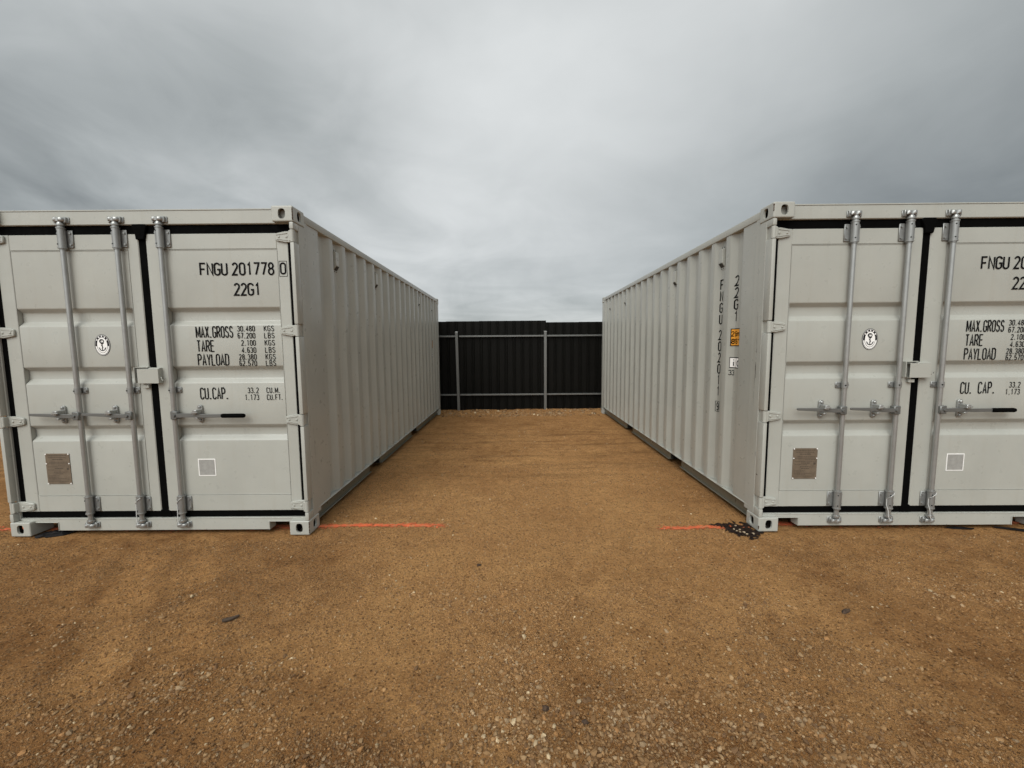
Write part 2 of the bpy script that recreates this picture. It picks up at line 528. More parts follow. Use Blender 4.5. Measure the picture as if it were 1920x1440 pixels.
def make_rod_meshes():
    """meshes around a rod standing at x = 0, y = Y_ROD; returns {name: (mesh object)}"""
    d = {}
    y = Y_ROD
    b = bmesh.new(); lathe(b, [(.0170, .12), (.0170, 2.49)], (0, y, 0), n=20); d['rod'] = b
    for nm, z0, z1 in (('top', 2.30, 2.437), ('bot', .192, .318)):
        b = bmesh.new()
        lathe(b, [(.021, z0 - .02), (.021, z0 - .012), (.0285, z0 - .010), (.0285, z0 - .002), (.0255, z0), (.0255, z1), (.0285, z1 + .002), (.0285, z1 + .010), (.021, z1 + .012), (.021, z1 + .02)], (0, y, 0), n=20)
        box(b, -.060, .060, Y_DOOR - .010, Y_DOOR, z0 + .002, z1 - .004, .003)
        for sx in (-1, 1):
            for zz in (z0 + .025, z1 - .027):
                lathe(b, [(.0085, Y_DOOR - .018), (.0085, Y_DOOR - .008)], (sx * .046, 0, zz), 'y', 10)
        for zz in (z0 + .02, z1 - .02):
            lathe(b, [(.0045, y - .0262), (.0045, y - .02)], (-.010, 0, zz), 'y', 8, mi=1)
        d['sleeve_' + nm] = b
    b = bmesh.new()
    lathe(b, [(.0225, 1.168), (.0225, 1.212)], (0, y, 0), n=18)
    box(b, -.052, .052, Y_DOOR - .009, Y_DOOR, 1.166, 1.214, .004)
    for sx in (-1, 1): lathe(b, [(.009, Y_DOOR - .017), (.009, Y_DOOR - .008)], (sx * .040, 0, 1.19), 'y', 10)
    lathe(b, [(.005, y - .0245), (.005, y - .018)], (-.008, 0, 1.19), 'y', 8, mi=1)
    d['guide'] = b
    for nm, zc_, s in (('top', 2.505, 1), ('bot', .083, -1)):
        b = bmesh.new()
        lathe(b, [(.024, zc_ - s * .045), (.026, zc_ - s * .035), (.020, zc_ - s * .022)], (0, y, 0), n=16)
        out = [(-.046, -.012), (-.030, -.024), (-.006, -.014), (.010, -.026), (.030, -.018), (.040, .004), (.022, .010), (.014, .022), (-.016, .022), (-.030, .006)]
        prism(b, [(px_, py_ + y) for px_, py_ in out], 'z', zc_ - .014, zc_ + .014, .003)
        d['cam_' + nm] = b
        b = bmesh.new()
        for xa, xb in ((-.050, -.030), (.026, .046)):
            prism(b, [(xa, zc_ - .024), (xb, zc_ - .020), (xb, zc_ + .020), (xa, zc_ + .024)], 'y', y - .004, Y_FRAME, .003)
        box(b, -.058, .056, Y_FRAME - .008, Y_FRAME, zc_ - .024, zc_ + .024, .003)
        d['keeper_' + nm] = b
    for nm, s in (('grip', 1), ('bare', -1)):
        b = bmesh.new()
        yh = -.004
        # hub clamp on the rod
        xa, xb = sorted((-.014 * s, .040 * s))
        box(b, xa, xb, y - .030, y + .016, .958, 1.024, .006)
        lathe(b, [(.010, y - .040), (.012, y - .036), (.012, y - .028)], (.020 * s, 0, .990), 'y', 12)
        # the flat bar, with a dogleg
        if s > 0:
            out = [(.03, .973), (.17, .976), (.25, .972), (.40, .973), (.40, 1.000), (.25, 1.000), (.17, 1.007), (.03, 1.005)]
        else:
            out = [(-.03, .974), (-.03, 1.006), (-.13, 1.008), (-.20, 1.011), (-.375, 1.013), (-.383, 1.004), (-.375, .994), (-.20, .984), (-.13, .977)]
        prism(b, out, 'y', yh, yh + .013, .002)
        d['handle_' + nm] = b
        b = bmesh.new()
        xr = .19 * s if s > 0 else -.158
        o = [(xr + .020 * math.cos(t_), 1.050 + .020 * math.sin(t_)) for t_ in [PI * k / 8 for k in range(9)]] + \
            [(xr + .020 * math.cos(t_), .945 + .020 * math.sin(t_)) for t_ in [PI + PI * k / 8 for k in range(9)]]
        prism(b, o, 'y', Y_DOOR - .014, Y_DOOR, .002)
        for zz in (1.052, .943): lathe(b, [(.006, Y_DOOR - .026), (.011, Y_DOOR - .021), (.011, Y_DOOR - .013)], (xr, 0, zz), 'y', 12)
        prism(b, [(xr - .012, 1.0), (xr + .014, 1.0), (xr + .02, 1.034), (xr - .014, 1.034)], 'y', yh - .016, Y_DOOR - .01, .003)
        prism(b, [(xr - .022, 1.006), (xr + .030, 1.012), (xr + .026, 1.022), (xr - .02, 1.018)], 'y', yh - .020, yh - .008, .002)
        box(b, xr - .014, xr + .014, yh, Y_DOOR - .01, .960, .974, .003)
        d['catch_' + nm] = b
    b = bmesh.new(); lathe(b, [(.011, .392), (.0165, .397), (.0175, .41), (.0175, .565), (.014, .575), (.006, .578)], (0, .002, .986), 'x', 16); d['grip'] = b
    b = bmesh.new()   # white seal cord wound round the bottom bracket
    tube(b, [(.020, y - .022, .318), (.006, y - .031, .306), (-.014, y - .030, .288), (-.029, y - .012, .266), (-.030, y - .012, .22), (-.022, y - .024, .17), (-.020, y - .026, .125), (-.012, y - .03, .10)], .0030, 6)
    d['cord'] = b
    return d


_rod_proto = None


def lock_rod(parent, x, kind, cord):
    """one locking rod: the bar itself with its brackets, cams, keepers and handle as sub-parts"""
    global _rod_proto
    if _rod_proto is None:
        _rod_proto = {}
        for k, b in make_rod_meshes().items():
            mt = {'handle_grip': [zinc_dark, rubber], 'handle_bare': [zinc_dark, rubber], 'grip': [rubber], 'cord': [label_grey_white]}.get(k, [zinc if k.startswith(('cam', 'rod', 'catch')) else zinc_dull, rubber])
            me = bpy.data.meshes.new(k); b.normal_update(); b.to_mesh(me); b.free()
            for m_ in mt: me.materials.append(m_)
            me.polygons.foreach_set('use_smooth', [True] * len(me.polygons)); me.set_sharp_from_angle(angle=math.radians(38))
            _rod_proto[k] = me

    def inst(key, name, par, loc=(0, 0, 0)):
        o = bpy.data.objects.new(name, _rod_proto[key]); COL.objects.link(o); o.parent = par; o.location = loc
        return o
    rod = inst('rod', 'lock_rod', parent, (x, 0, 0))
    for key, nm in (('sleeve_top', 'bearing_bracket'), ('sleeve_bot', 'bearing_bracket'), ('guide', 'guide_bracket'), ('cam_top', 'cam'), ('cam_bot', 'cam'),
                    ('keeper_top', 'cam_keeper'), ('keeper_bot', 'cam_keeper'), ('handle_' + kind, 'handle'), ('catch_' + kind, 'handle_catch')):
        inst(key, nm, rod)
    if kind == 'grip': inst('grip', 'handle_grip', rod)
    if cord:
        inst('cord', 'seal_cord', rod)
    return rod


CH_Z = ((1.838, 1.700), (1.376, 1.243), (.904, .778))     # recessed channels across each door


def door(parent, side, number, spaced_cap):
    """side -1: left leaf (emblem, data plate), +1: right leaf (lettering)"""
    if side < 0: x0, x1, p0, p1 = -1.138, -.022, -1.028, -.108
    else: x0, x1, p0, p1 = .036, 1.142, .168, 1.052
    z0, z1, pz0, pz1 = .186, 2.405, .322, 2.284
    b = bmesh.new()
    YF = Y_DOOR
    box(b, x0, p0, YF, .105, z0, z1, .005)
    box(b, p1, x1, YF, .105, z0, z1, .005)
    box(b, p0 - .002, p1 + .002, YF + .0008, .104, pz1, z1, .005)
    box(b, p0 - .002, p1 + .002, YF + .0008, .104, z0, pz0, .005)
    d = link('door', b, paint, parent, math.radians(30))
    # pressed panel with three recessed channels
    b = bmesh.new()
    YP = Y_DOOR + .0015
    prof = [(YP, pz1 - .003)]
    for a, c in CH_Z: prof += [(YP, a), (YP + .034, a - .030), (YP + .034, c + .034), (YP, c)]
    prof += [(YP, pz0 + .003)]
    rows = [[b.verts.new((x, y, z)) for x in (p0 + .003, p1 - .003)] for y, z in prof]
    for A, B in zip(rows, rows[1:]): b.faces.new((A[0], B[0], B[1], A[1]))
    bmesh.ops.recalc_face_normals(b, faces=b.faces)
    for f in b.faces:
        if f.normal.y > 0: f.normal_flip()
    bmesh.ops.bevel(b, geom=[e_ for e_ in b.edges if len(e_.link_faces) == 2], offset=.007, segments=3, profile=.5, affect='EDGES')
    box(b, p0 + .003, p1 - .003, .097, .100, pz0, pz1)
    link('door_panel', b, paint, d, math.radians(40))
    # weld bead round the panel
    b = bmesh.new()
    for zz, hw_ in ((pz1 - .003, .0025), (pz0 + .003, .0025)):
        box(b, p0, p1, YF - .0014, YF + .003, zz - hw_, zz + hw_, .001)
    for xx in (p0, p1): box(b, xx - .002, xx + .002, YF - .0012, YF + .003, pz0, pz1, .001)
    link('weld_seam', b, weld, d)
    # hinges
    for hz in HINGE_Z:
        b = bmesh.new()
        s = side
        xo = 1.205
        out = [(1.052, .020), (1.060, .028), (1.130, .042), (1.186, .042), (1.186, -.042), (1.130, -.042), (1.060, -.028), (1.052, -.020)]
        prism(b, [(s * a, hz + c) for a, c in out], 'y', Y_DOOR - .017, Y_DOOR, .004)
        prism(b, [(s * 1.064, hz + .018), (s * 1.15, hz + .030), (s * 1.15, hz + .024), (s * 1.064, hz + .012)], 'y', Y_DOOR - .021, Y_DOOR - .016, .0015)
        prism(b, [(s * 1.064, hz - .018), (s * 1.15, hz - .030), (s * 1.15, hz - .024), (s * 1.064, hz - .012)], 'y', Y_DOOR - .021, Y_DOOR - .016, .0015)
        lathe(b, [(.017, hz - .045), (.017, hz + .045)], (s * 1.199, .020, 0), n=16)
        box(b, min(s * 1.175, s * 1.199), max(s * 1.175, s * 1.199), .006, Y_DOOR - .004, hz - .040, hz + .040, .004)
        for a in (1.082, 1.142): lathe(b, [(.006, Y_DOOR - .0225), (.0095, Y_DOOR - .0195), (.0095, Y_DOOR - .016)], (s * a, 0, hz), 'y', 10)
        link('hinge', b, paint, d, math.radians(35))
    if side > 0:
        def line(fn):
            b = bmesh.new(); fn(b); bmesh.ops.recalc_face_normals(b, faces=b.faces)
            link('lettering', b, black_paint, d)
        P_ = on_door

        def top(b):
            cur = text_strokes(b, 'FNGU', .446, 2.083, .0395, .101, .0165, .0064, P_)
            text_strokes(b, number[:6], .698, 2.083, .0385, .101, .0178, .0064, P_)
            text_strokes(b, number[6], 1.0755, 2.087, .036, .094, .01, .0064, P_)
            rect_outline(b, 1.0635, 1.124, 2.074, 2.190, .0017, P_)
        line(top)
        line(lambda b: text_strokes(b, '22G1', .703, 1.927, .0385, .100, .0155, .0064, P_))
        for s_, z_, wd in (('MAX.GROSS', 1.600, .0218), ('TARE', 1.490, .0245), ('PAYLOAD', 1.381, .0245)):
            line(lambda b, s_=s_, z_=z_, wd=wd: text_strokes(b, s_, .376, z_, wd, .094, .0118, .0044, P_))
        for k, (v, u) in enumerate((('30.480', 'KGS'), ('67.200', 'LBS'), ('2.100', 'KGS'), ('4.630', 'LBS'), ('28.380', 'KGS'), ('62.570', 'LBS'))):
            z_ = (1.6490, 1.5940, 1.5370, 1.4800, 1.4260, 1.3720 + .004)[k]
            line(lambda b, v=v, u=u, z_=z_: (text_strokes(b, v, .840, z_, .0158, .0455, .0095, .0028, P_, True), text_strokes(b, u, .916, z_, .0180, .0455, .0110, .0026, P_)))
        if spaced_cap: line(lambda b: (text_strokes(b, 'CU.', .372, 1.110, .0240, .097, .0125, .0045, P_), text_strokes(b, 'CAP.', .512, 1.110, .0240, .097, .0145, .0045, P_)))
        else: line(lambda b: text_strokes(b, 'CU.CAP.', .374, 1.110, .0240, .097, .0125, .0045, P_))
        for v, u, z_ in (('33.2', 'CU.M.', 1.158), ('1.173', 'CU.FT.', 1.102)):
            line(lambda b, v=v, u=u, z_=z_: (text_strokes(b, v, .840, z_, .0158, .0465, .0095, .0026, P_, True), text_strokes(b, u, .907, z_, .0152, .0465, .0095, .0026, P_)))
        b = bmesh.new()
        box(b, .310, .452, Y_DOOR - .0012, Y_DOOR + .001, .482, .624, .0005)
        box(b, .317, .445, Y_DOOR - .0016, Y_DOOR - .001, .489, .617, .0001, mi=1)
        link('blank_sticker', b, None, d, mats=[label_white, label_grey])
    else:
        # oval emblem with a fouled anchor
        ex, ez = -.377, 1.551
        b = bmesh.new()
        prism(b, ellipse_pts(ex, ez, .062, .084), 'y', Y_DOOR - .0008, Y_DOOR + .001, mi=0)
        prism(b, ellipse_pts(ex, ez, .0580, .080), 'y', Y_DOOR - .0012, Y_DOOR - .0009, mi=1)
        prism(b, ellipse_pts(ex, ez, .0560, .0775), 'y', Y_DOOR - .0016, Y_DOOR - .0013, mi=0)
        prism(b, ellipse_pts(ex, ez, .0400, .0600), 'y', Y_DOOR - .0020, Y_DOOR - .0017, mi=1)
        # white lower half of the ring
        for k in range(16):
            a0, a1 = math.radians(188 + 164 * k / 16), math.radians(188 + 164 * (k + 1) / 16)
            prism(b, [(ex + .0435 * math.cos(a0), ez + .0635 * math.sin(a0)), (ex + .0535 * math.cos(a0), ez + .0745 * math.sin(a0)), (ex + .0535 * math.cos(a1), ez + .0745 * math.sin(a1)), (ex + .0435 * math.cos(a1), ez + .0635 * math.sin(a1))], 'y', Y_DOOR - .0020, Y_DOOR - .0017, mi=1)
        for k in range(5):
            a = math.radians(36 + 27 * k)
            px_, pz_ = ex + .0480 * math.cos(a), ez + .0690 * math.sin(a)
            prism(b, [(px_ - .0045, pz_ - .0055), (px_ + .0045, pz_ - .0055), (px_ + .0045, pz_ + .0055), (px_ - .0045, pz_ + .0055)], 'y', Y_DOOR - .0021, Y_DOOR - .0018, mi=2)
        em = link('emblem', b, None, d, mats=[label_black, label_white, label_white])
        b = bmesh.new()
        pl_ = lambda p, l: (ex + p[0], Y_DOOR - .0024 - l, ez + p[1])
        stroke(b, [(0, .020), (0, -.040)], .0032, False, pl_, 0)
        stroke(b, arc(0, -.016, .026, .028, 200, 340), .0036, False, pl_, 1e-4)
        stroke(b, [(-.030, -.020), (-.022, -.024), (-.018, -.033)], .0026, False, pl_, 2e-4)
        stroke(b, [(.030, -.020), (.022, -.024), (.018, -.033)], .0026, False, pl_, 2e-4)
        stroke(b, [(-.012, .010), (.014, .014)], .0026, False, pl_, 3e-4)
        stroke(b, arc(-.002, .030, .016, .014, 0, 340, 16), .0034, True, pl_, 4e-4)
        stroke(b, arc(-.004, .031, .008, .007, 20, 300, 12), .0020, False, pl_, 5e-4)
        stroke(b, [(.012, .026), (.004, .010), (-.007, -.002), (.006, -.016), (-.005, -.028)], .0022, False, pl_, 6e-4)
        bmesh.ops.recalc_face_normals(b, faces=b.faces)
        link('emblem_anchor', b, label_black, d)
        # riveted data plate
        b = bmesh.new()
        px0, px1, pz0_, pz1_ = -.932, -.735, .422, .676
        box(b, px0, px1, Y_DOOR - .003, Y_DOOR + .001, pz0_, pz1_, .0012)
        lines = [(.66, .10, .9, .005), (.643, .12, .85, .004), (.627, .28, .72, .006), (.605, .15, .9, .004), (.580, .5, .92, .004), (.566, .08, .95, .003), (.553, .35, .7, .006), (.540, .08, .6, .003), (.522, .3, .75, .005), (.508, .36, .68, .005), (.492, .06, .5, .003), (.480, .06, .5, .003), (.468, .06, .8, .003), (.456, .06, .55, .003), (.444, .06, .9, .003)]
        for z_, a, c, hh in lines:
            xa = px0 + (px1 - px0) * a; xe = px0 + (px1 - px0) * c
            while xa < xe:
                wl = rng.uniform(.006, .022); xb = min(xa + wl, xe)
                box(b, xa, xb, Y_DOOR - .0036, Y_DOOR - .0029, z_ - hh * .6, z_ + hh * .6, mi=1)
                xa = xb + .003
        box(b, px1 - .030, px1 - .012, Y_DOOR - .0036, Y_DOOR - .0029, .540, .558, mi=1)
        box(b, px0 + .002, px1 - .002, Y_DOOR - .0037, Y_DOOR - .0029, .5915, .5945, mi=1)
        for xx in (px0 + .006, px1 - .006):
            for zz in (pz0_ + .005, .593, pz1_ - .005): lathe(b, [(.0050, Y_DOOR - .006), (.0050, Y_DOOR - .002)], (xx, 0, zz), 'y', 8, mi=2)
        link('data_plate', b, None, d, mats=[plate_metal, plate_ink, label_white])
    return d


def side_put(s, lift0=.0016):
    """text laid on the corrugated side: p = (distance along the reading direction -> y, z)"""
    def put(p, lift): return (0.0, p[0], p[1])
    return put


def drape(b, s, lift=.002):
    """cut a flat y-z mesh along the wall's folds and lay it on the corrugation of side s"""
    ys = [v.co.y for v in b.verts]
    for y, _ in BREAKS:
        if min(ys) < y < max(ys):
            bmesh.ops.bisect_plane(b, geom=list(b.verts) + list(b.edges) + list(b.faces), plane_co=(0, y, 0), plane_no=(0, 1, 0), dist=1e-6)
    for v in b.verts: v.co.x = s * (wall_x(v.co.y) + lift + abs(v.co.x))
    bmesh.ops.recalc_face_normals(b, faces=b.faces)
    for f in b.faces:
        if f.normal.x * s < 0: f.normal_flip()


def container(label, number, x, y, rot, pockets, spaced_cap, cords):
    root = bpy.data.objects.new('shipping_container', None)
    COL.objects.link(root)
    root.location = (x, y, 0); root.rotation_euler = (0, 0, rot)
    root['label'] = label; root['category'] = 'shipping container'; root['group'] = 'white shipping containers'
    for sx in (-1, 1):
        for bk in (False, True):
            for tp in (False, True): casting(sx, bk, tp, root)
    # front posts: a folded strip with gaps for the hinge knuckles, and a back web
    for s in (-1, 1):
        b = bmesh.new()
        X = lambda a, c: (min(s * a, s * c), max(s * a, s * c))
        xa, xb = X(1.182, 1.203); box(b, xa, xb, .046, .16, .119, 2.472, .004)
        xa, xb = X(1.190, 1.216); box(b, xa, xb, .085, .165, .119, 2.472, .003)
        cuts = [.119] + [v for hz in sorted(HINGE_Z) for v in (hz - .049, hz + .049)] + [2.472]
        for a, c in zip(cuts[::2], cuts[1::2]):
            xa, xb = X(1.186, 1.2165)
            box(b, xa, xb, .003, .0845, a, c, .008, 2)
        # flat filler between post and the first corrugation
        xa, xb = X(1.150, 1.211); box(b, xa, xb, .166, .232, .119, 2.520, .003)
        link('corner_post', b, paint, root, math.radians(30))
        b = bmesh.new()
        xa, xb = X(1.150, 1.213); box(b, xa, xb, 5.905, 6.045, .119, 2.472, .006)
        link('corner_post', b, paint, root)
    # door header and sill
    b = bmesh.new()
    box(b, -1.16, 1.16, Y_FRAME, .14, 2.470, 2.578, .006)
    box(b, -1.056, 1.056, Y_FRAME - .004, .20, 2.574, 2.583, .001)
    link('door_header', b, paint, root, math.radians(30))
    b = bmesh.new()
    n = .866
    prism(b, [(-1.175, .132), (1.175, .132), (1.175, .104), (n + .012, .104), (n, .094), (n, .030), (-n, .030), (-n, .094), (-n - .012, .104), (-1.175, .104)], 'y', Y_FRAME, .13, .003)
    box(b, -1.175, 1.175, Y_FRAME - .003, .12, .126, .134, .002)
    for s in (-1, 1):   # folded flange round the forklift notch
        xa, xb = sorted((s * n, s * 1.06)); box(b, xa, xb, Y_FRAME - .004, .13, .098, .105, .002)
        xa, xb = sorted((s * n, s * (n + .006))); box(b, xa, xb, Y_FRAME - .004, .13, .030, .096, .002)
    link('door_sill', b, paint_worn, root, math.radians(30))
    # rubber gaskets
    b = bmesh.new()
    box(b, -.030, .044, Y_DOOR + .006, .10, .17, 2.42, .004)
    box(b, -1.165, 1.165, Y_DOOR + .004, .12, 2.398, 2.4695, .004)
    box(b, -1.165, 1.165, Y_DOOR + .004, .12, .1345, .194, .004)
    for s in (-1, 1):
        xa, xb = sorted((s * 1.120, s * 1.1835)); box(b, xa, xb, Y_DOOR + .003, .13, .14, 2.46, .004)
    prism(b, [(-.045, 2.474), (.050, 2.474), (.066, 2.462), (.050, 2.408), (.040, 2.360), (-.026, 2.360), (-.030, 2.40), (-.052, 2.45)], 'y', Y_FRAME - .005, .09, .004)
    prism(b, [(-.036, .138), (.06, .138), (.052, .185), (.040, .200), (-.026, .200), (-.034, .17)], 'y', Y_DOOR - .004, .09, .004)
    link('door_gasket', b, rubber, root)
    dl = door(root, -1, number, spaced_cap)
    dr = door(root, 1, number, spaced_cap)
    lock_rod(root, -.578, 'bare', False)
    lock_rod(root, -.158, 'bare', cords[1])
    lock_rod(root, .177, 'grip', cords[2])
    # padlock cover bridging the two doors
    b = bmesh.new()
    box(b, -.083, .083, .014, .017, 1.246, 1.357, .001)
    box(b, -.083, .083, .014, Y_DOOR, 1.357, 1.361, .0015)
    box(b, .080, .084, .014, Y_DOOR, 1.246, 1.360, .0015)
    box(b, -.083, .083, .016, Y_DOOR, 1.246, 1.250, .001)
    prism(b, [(-.01, 1.358), (.004, 1.370), (.084, 1.368), (.084, 1.358)], 'y', .030, Y_DOOR, .002)
    box(b, -.112, -.106, .018, Y_DOOR, 1.248, 1.374, .0015)
    box(b, -.110, -.006, .030, Y_DOOR, 1.370, 1.376, .0015)
    box(b, -.112, -.092, Y_DOOR - .004, Y_DOOR, 1.246, 1.372, .001)
    box(b, -.066, -.018, .036, Y_DOOR, 1.206, 1.232, .003)
    tube(b, [(.085, .030, 1.296), (.096, .028, 1.290), (.097, .028, 1.276), (.105, .028, 1.268), (.114, .028, 1.274), (.116, .028, 1.288)], .0032, 6)
    link('lock_box', b, paint, root, math.radians(30))
    # side walls, rails and their fittings
    for s in (-1, 1):
        b = bmesh.new()
        rows = [(b.verts.new((s * px_, py_, .158)), b.verts.new((s * px_, py_, 2.525))) for py_, px_ in BREAKS]
        for A, B in zip(rows, rows[1:]): b.faces.new((A[0], A[1], B[1], B[0]))
        bmesh.ops.recalc_face_normals(b, faces=b.faces)
        for f in b.faces:
            if f.normal.x * s < 0: f.normal_flip()
        bmesh.ops.bevel(b, geom=[e_ for e_ in b.edges if len(e_.link_faces) == 2], offset=.006, segments=2, profile=.5, affect='EDGES')
        wall_ = link('side_wall', b, paint, root, math.radians(24))
        # top side rail
        b = bmesh.new()
        xa, xb = sorted((s * 1.150, s * 1.2135)); box(b, xa, xb, .180, 5.88, 2.514, 2.574, .007, 2)
        link('top_rail', b, paint, root, math.radians(30))
        # bottom rail: broken by two forklift pockets
        b = bmesh.new()
        segs = [.178] + list(pockets) + [5.88]
        for a, c in zip(segs[::2], segs[1::2]):
            xa, xb = sorted((s * 1.110, s * 1.158)); box(b, xa, xb, a, c, .040, .152, .004)
            xa, xb = sorted((s * 1.110, s * 1.180)); box(b, xa, xb, a, c, .034, .042, .002)
        xa, xb = sorted((s * 1.150, s * 1.2125)); box(b, xa, xb, .178, 5.88, .1525, .160, .002, mi=1)
        link('bottom_rail', b, None, root, math.radians(30), [grimy, paint])
        # uneven weld beads where the corrugation meets the bottom rail
        b = bmesh.new()
        for (ya, xa_), (yb, xb_) in zip(BREAKS, BREAKS[1:]):
            if yb - ya < .02 or ya < .2: continue
            pts = []
            for k in range(6):
                t_ = k / 5
                pts.append((s * (xa_ + (xb_ - xa_) * t_ + .002 + rng.uniform(0, .002)), ya + (yb - ya) * t_, .162 + rng.uniform(0, .004)))
            tube(b, pts, .0045, 5)
        link('weld_seam', b, weld, wall_)
        # four little ventilator covers
        for yv in (.815, 1.960, 4.25, 5.40):
            k0 = round((yv - .105 - CREST0) / PITCH_C)
            yc = CREST0 + k0 * PITCH_C + .118
            b = bmesh.new()
            x0v = X_TROUGH
            prism_pts = [(x0v + .030, 2.425), (x0v + .030, 2.300), (x0v + .004, 2.262), (x0v, 2.262), (x0v, 2.438), (x0v + .012, 2.438)]
            t = bmesh.new()
            A = [t.verts.new((s * a, yc - .036, c)) for a, c in prism_pts]; B = [t.verts.new((s * a, yc + .036, c)) for a, c in prism_pts]
            t.faces.new(A); t.faces.new(B[::-1])
            for i in range(6): t.faces.new((A[i], B[i], B[(i + 1) % 6], A[(i + 1) % 6]))
            bmesh.ops.recalc_face_normals(t, faces=t.faces)
            bmesh.ops.bevel(t, geom=list(t.edges), offset=.003, segments=1, affect='EDGES')
            merge_in(b, t, 0)
            xa, xb = sorted((s * x0v, s * (x0v + .003))); box(b, xa, xb, yc - .034, yc + .034, 2.236, 2.456, .001)
            # slanted dark grille on the underside and the rivets
            t = bmesh.new()
            q = [(x0v + .0312, 2.296), (x0v + .0070, 2.2605), (x0v + .0065, 2.2585), (x0v + .0317, 2.2945)]
            A = [t.verts.new((s * a, yc - .028, c)) for a, c in q]; B = [t.verts.new((s * a, yc + .028, c)) for a, c in q]
            t.faces.new(A); t.faces.new(B[::-1])
            for i in range(4): t.faces.new((A[i], B[i], B[(i + 1) % 4], A[(i + 1) % 4]))
            bmesh.ops.recalc_face_normals(t, faces=t.faces)
            merge_in(b, t, 1)
            for zz in (2.247, 2.447):
                for dy in ((-.018, .018)): lathe(b, [(.005, s * (x0v + .002)), (.005, s * (x0v + .007))], (0, yc + dy, zz), 'x', 8, mi=1)
            link('ventilator', b, None, root, mats=[paint, grill_dark])
        # markings at the right-hand end of each side
        near = s < 0       # right-hand end seen from outside: the door end on the left side, the far end on the right side
        def yy(u): return u if near else LEN - u
        sg = -1 if near else 1
        U1, U2, S0, S1 = (.835, .560, .605, .455) if near else (.948, .660, .725, .595)
        def mk(fn, name, mat, lift):
            b = bmesh.new(); fn(b); drape(b, s, lift); link(name, b, mat, wall_)
        def char(b, c, u, z, wd, h, hw):
            put = lambda p, l: (l * 6, p[0], p[1])
            for kind, pts in GLYPH[c]:
                stroke(b, [(yy(u) + sg * (p[0] - .5) * wd, z + hw + p[1] * (h - 2 * hw)) for p in pts], hw, kind == 'c', put, 0)
        def col(b):
            for c, z in zip('FNGU' + number[:6], (2.147, 2.036, 1.925, 1.814, 1.663, 1.552, 1.442, 1.331, 1.221, 1.110)): char(b, c, U1, z - .100, .042, .100, .0062)
            char(b, number[6], U1, .866, .034, .082, .0055)
            stroke(b, [(yy(U1) - .031, .856), (yy(U1) - .031, .957), (yy(U1) + .031, .957), (yy(U1) + .031, .856)], .0022, True, lambda p, l: (0, p[0], p[1]), 0)
        mk(col, 'lettering', black_paint, .002)
        def col2(b):
            for c, z in zip('22G1', (2.142, 2.036, 1.930, 1.822)): char(b, c, U2, z - .098, .042, .098, .0062)
        mk(col2, 'lettering', black_paint, .002)
        flat = lambda ya, yb, za, zb: (lambda b: b.faces.new([b.verts.new((0, p, q)) for p, q in ((ya, za), (yb, za), (yb, zb), (ya, zb))]))
        ys_ = sorted((yy(S0), yy(S1)))
        mk(flat(ys_[0], ys_[1], 1.503, 1.664), 'height_sticker', label_black, .0016)
        mk(flat(ys_[0] + .008, ys_[1] - .008, 1.511, 1.656), 'height_sticker', label_orange, .0022)
        def ht(b):
            for c, u in (('2', .584), ('.', .558), ('6', .546), ('m', .512)): char(b, c, S0 - .605 + u, 1.590, .022 if c != 'm' else .034, .050, .0040)
            for c, u in (('8', .580), ("'", .555), ('6', .535), ('"', .505)): char(b, c, S0 - .605 + u, 1.522, .024, .050, .0046)
        mk(ht, 'lettering', black_paint, .0028)
        mk(flat(ys_[0], ys_[1], 1.302, 1.402), 'code_sticker', label_black, .0016)
        mk(flat(ys_[0] + .006, (ys_[0] + ys_[1]) / 2 - .003, 1.310, 1.394), 'code_sticker', label_white, .0022)
        mk(flat((ys_[0] + ys_[1]) / 2 + .003, ys_[1] - .006, 1.310, 1.394), 'code_sticker', label_white, .0022)
        def ic(b): char(b, 'i', S0 - .038, 1.316, .024, .074, .0058); char(b, 'c', S0 - .110, 1.316, .040, .085, .0058)
        mk(ic, 'lettering', black_paint, .0028)
        def t33(b): char(b, '3', S0 - .008, 1.234, .022, .050, .0032); char(b, '3', S0 - .036, 1.234, .022, .050, .0032)
        mk(t33, 'lettering', black_paint, .002)
    # roof, back wall, floor
    b = bmesh.new()
    rows = []
    y_ = .20
    k = 0
    while y_ < 5.9:
        rows.append((y_, 2.574 if (k // 2) % 2 == 0 else 2.556)); y_ += .115 if k % 2 == 0 else .03; k += 1
    vv = [(b.verts.new((-1.151, a, c)), b.verts.new((1.151, a, c))) for a, c in rows]
    for A, B in zip(vv, vv[1:]): b.faces.new((A[0], A[1], B[1], B[0]))
    box(b, -1.151, 1.151, 5.85, 5.95, 2.54, 2.573)
    link('roof', b, paint, root)
    b = bmesh.new()
    rows = []
    x_ = -1.15; k = 0
    while x_ < 1.16:
        rows.append((x_, 6.035 if (k // 2) % 2 == 0 else 6.0)); x_ += .11 if k % 2 == 0 else .035; k += 1
    vv = [(b.verts.new((a, c, .16)), b.verts.new((a, c, 2.48))) for a, c in rows]
    for A, B in zip(vv, vv[1:]): b.faces.new((A[0], B[0], B[1], A[1]))
    box(b, -1.06, 1.06, 5.98, 6.045, 2.470, 2.574, .005); box(b, -1.06, 1.06, 5.98, 6.045, .035, .16, .005)
    link('end_wall', b, paint, root)
    b = bmesh.new()
    box(b, -1.148, 1.148, .125, 5.98, .125, .155)
    segs = [.22] + list(pockets) + [5.9]
    for a, c in zip(segs[::2], segs[1::2]):
        yq = a
        while yq < c - .04:
            box(b, -1.145, 1.145, yq, yq + .045, .04, .125); yq += .30
    box(b, -.55, .55, .14, 5.9, .05, .125)
    link('underframe', b, shadow_steel, root)
    return root


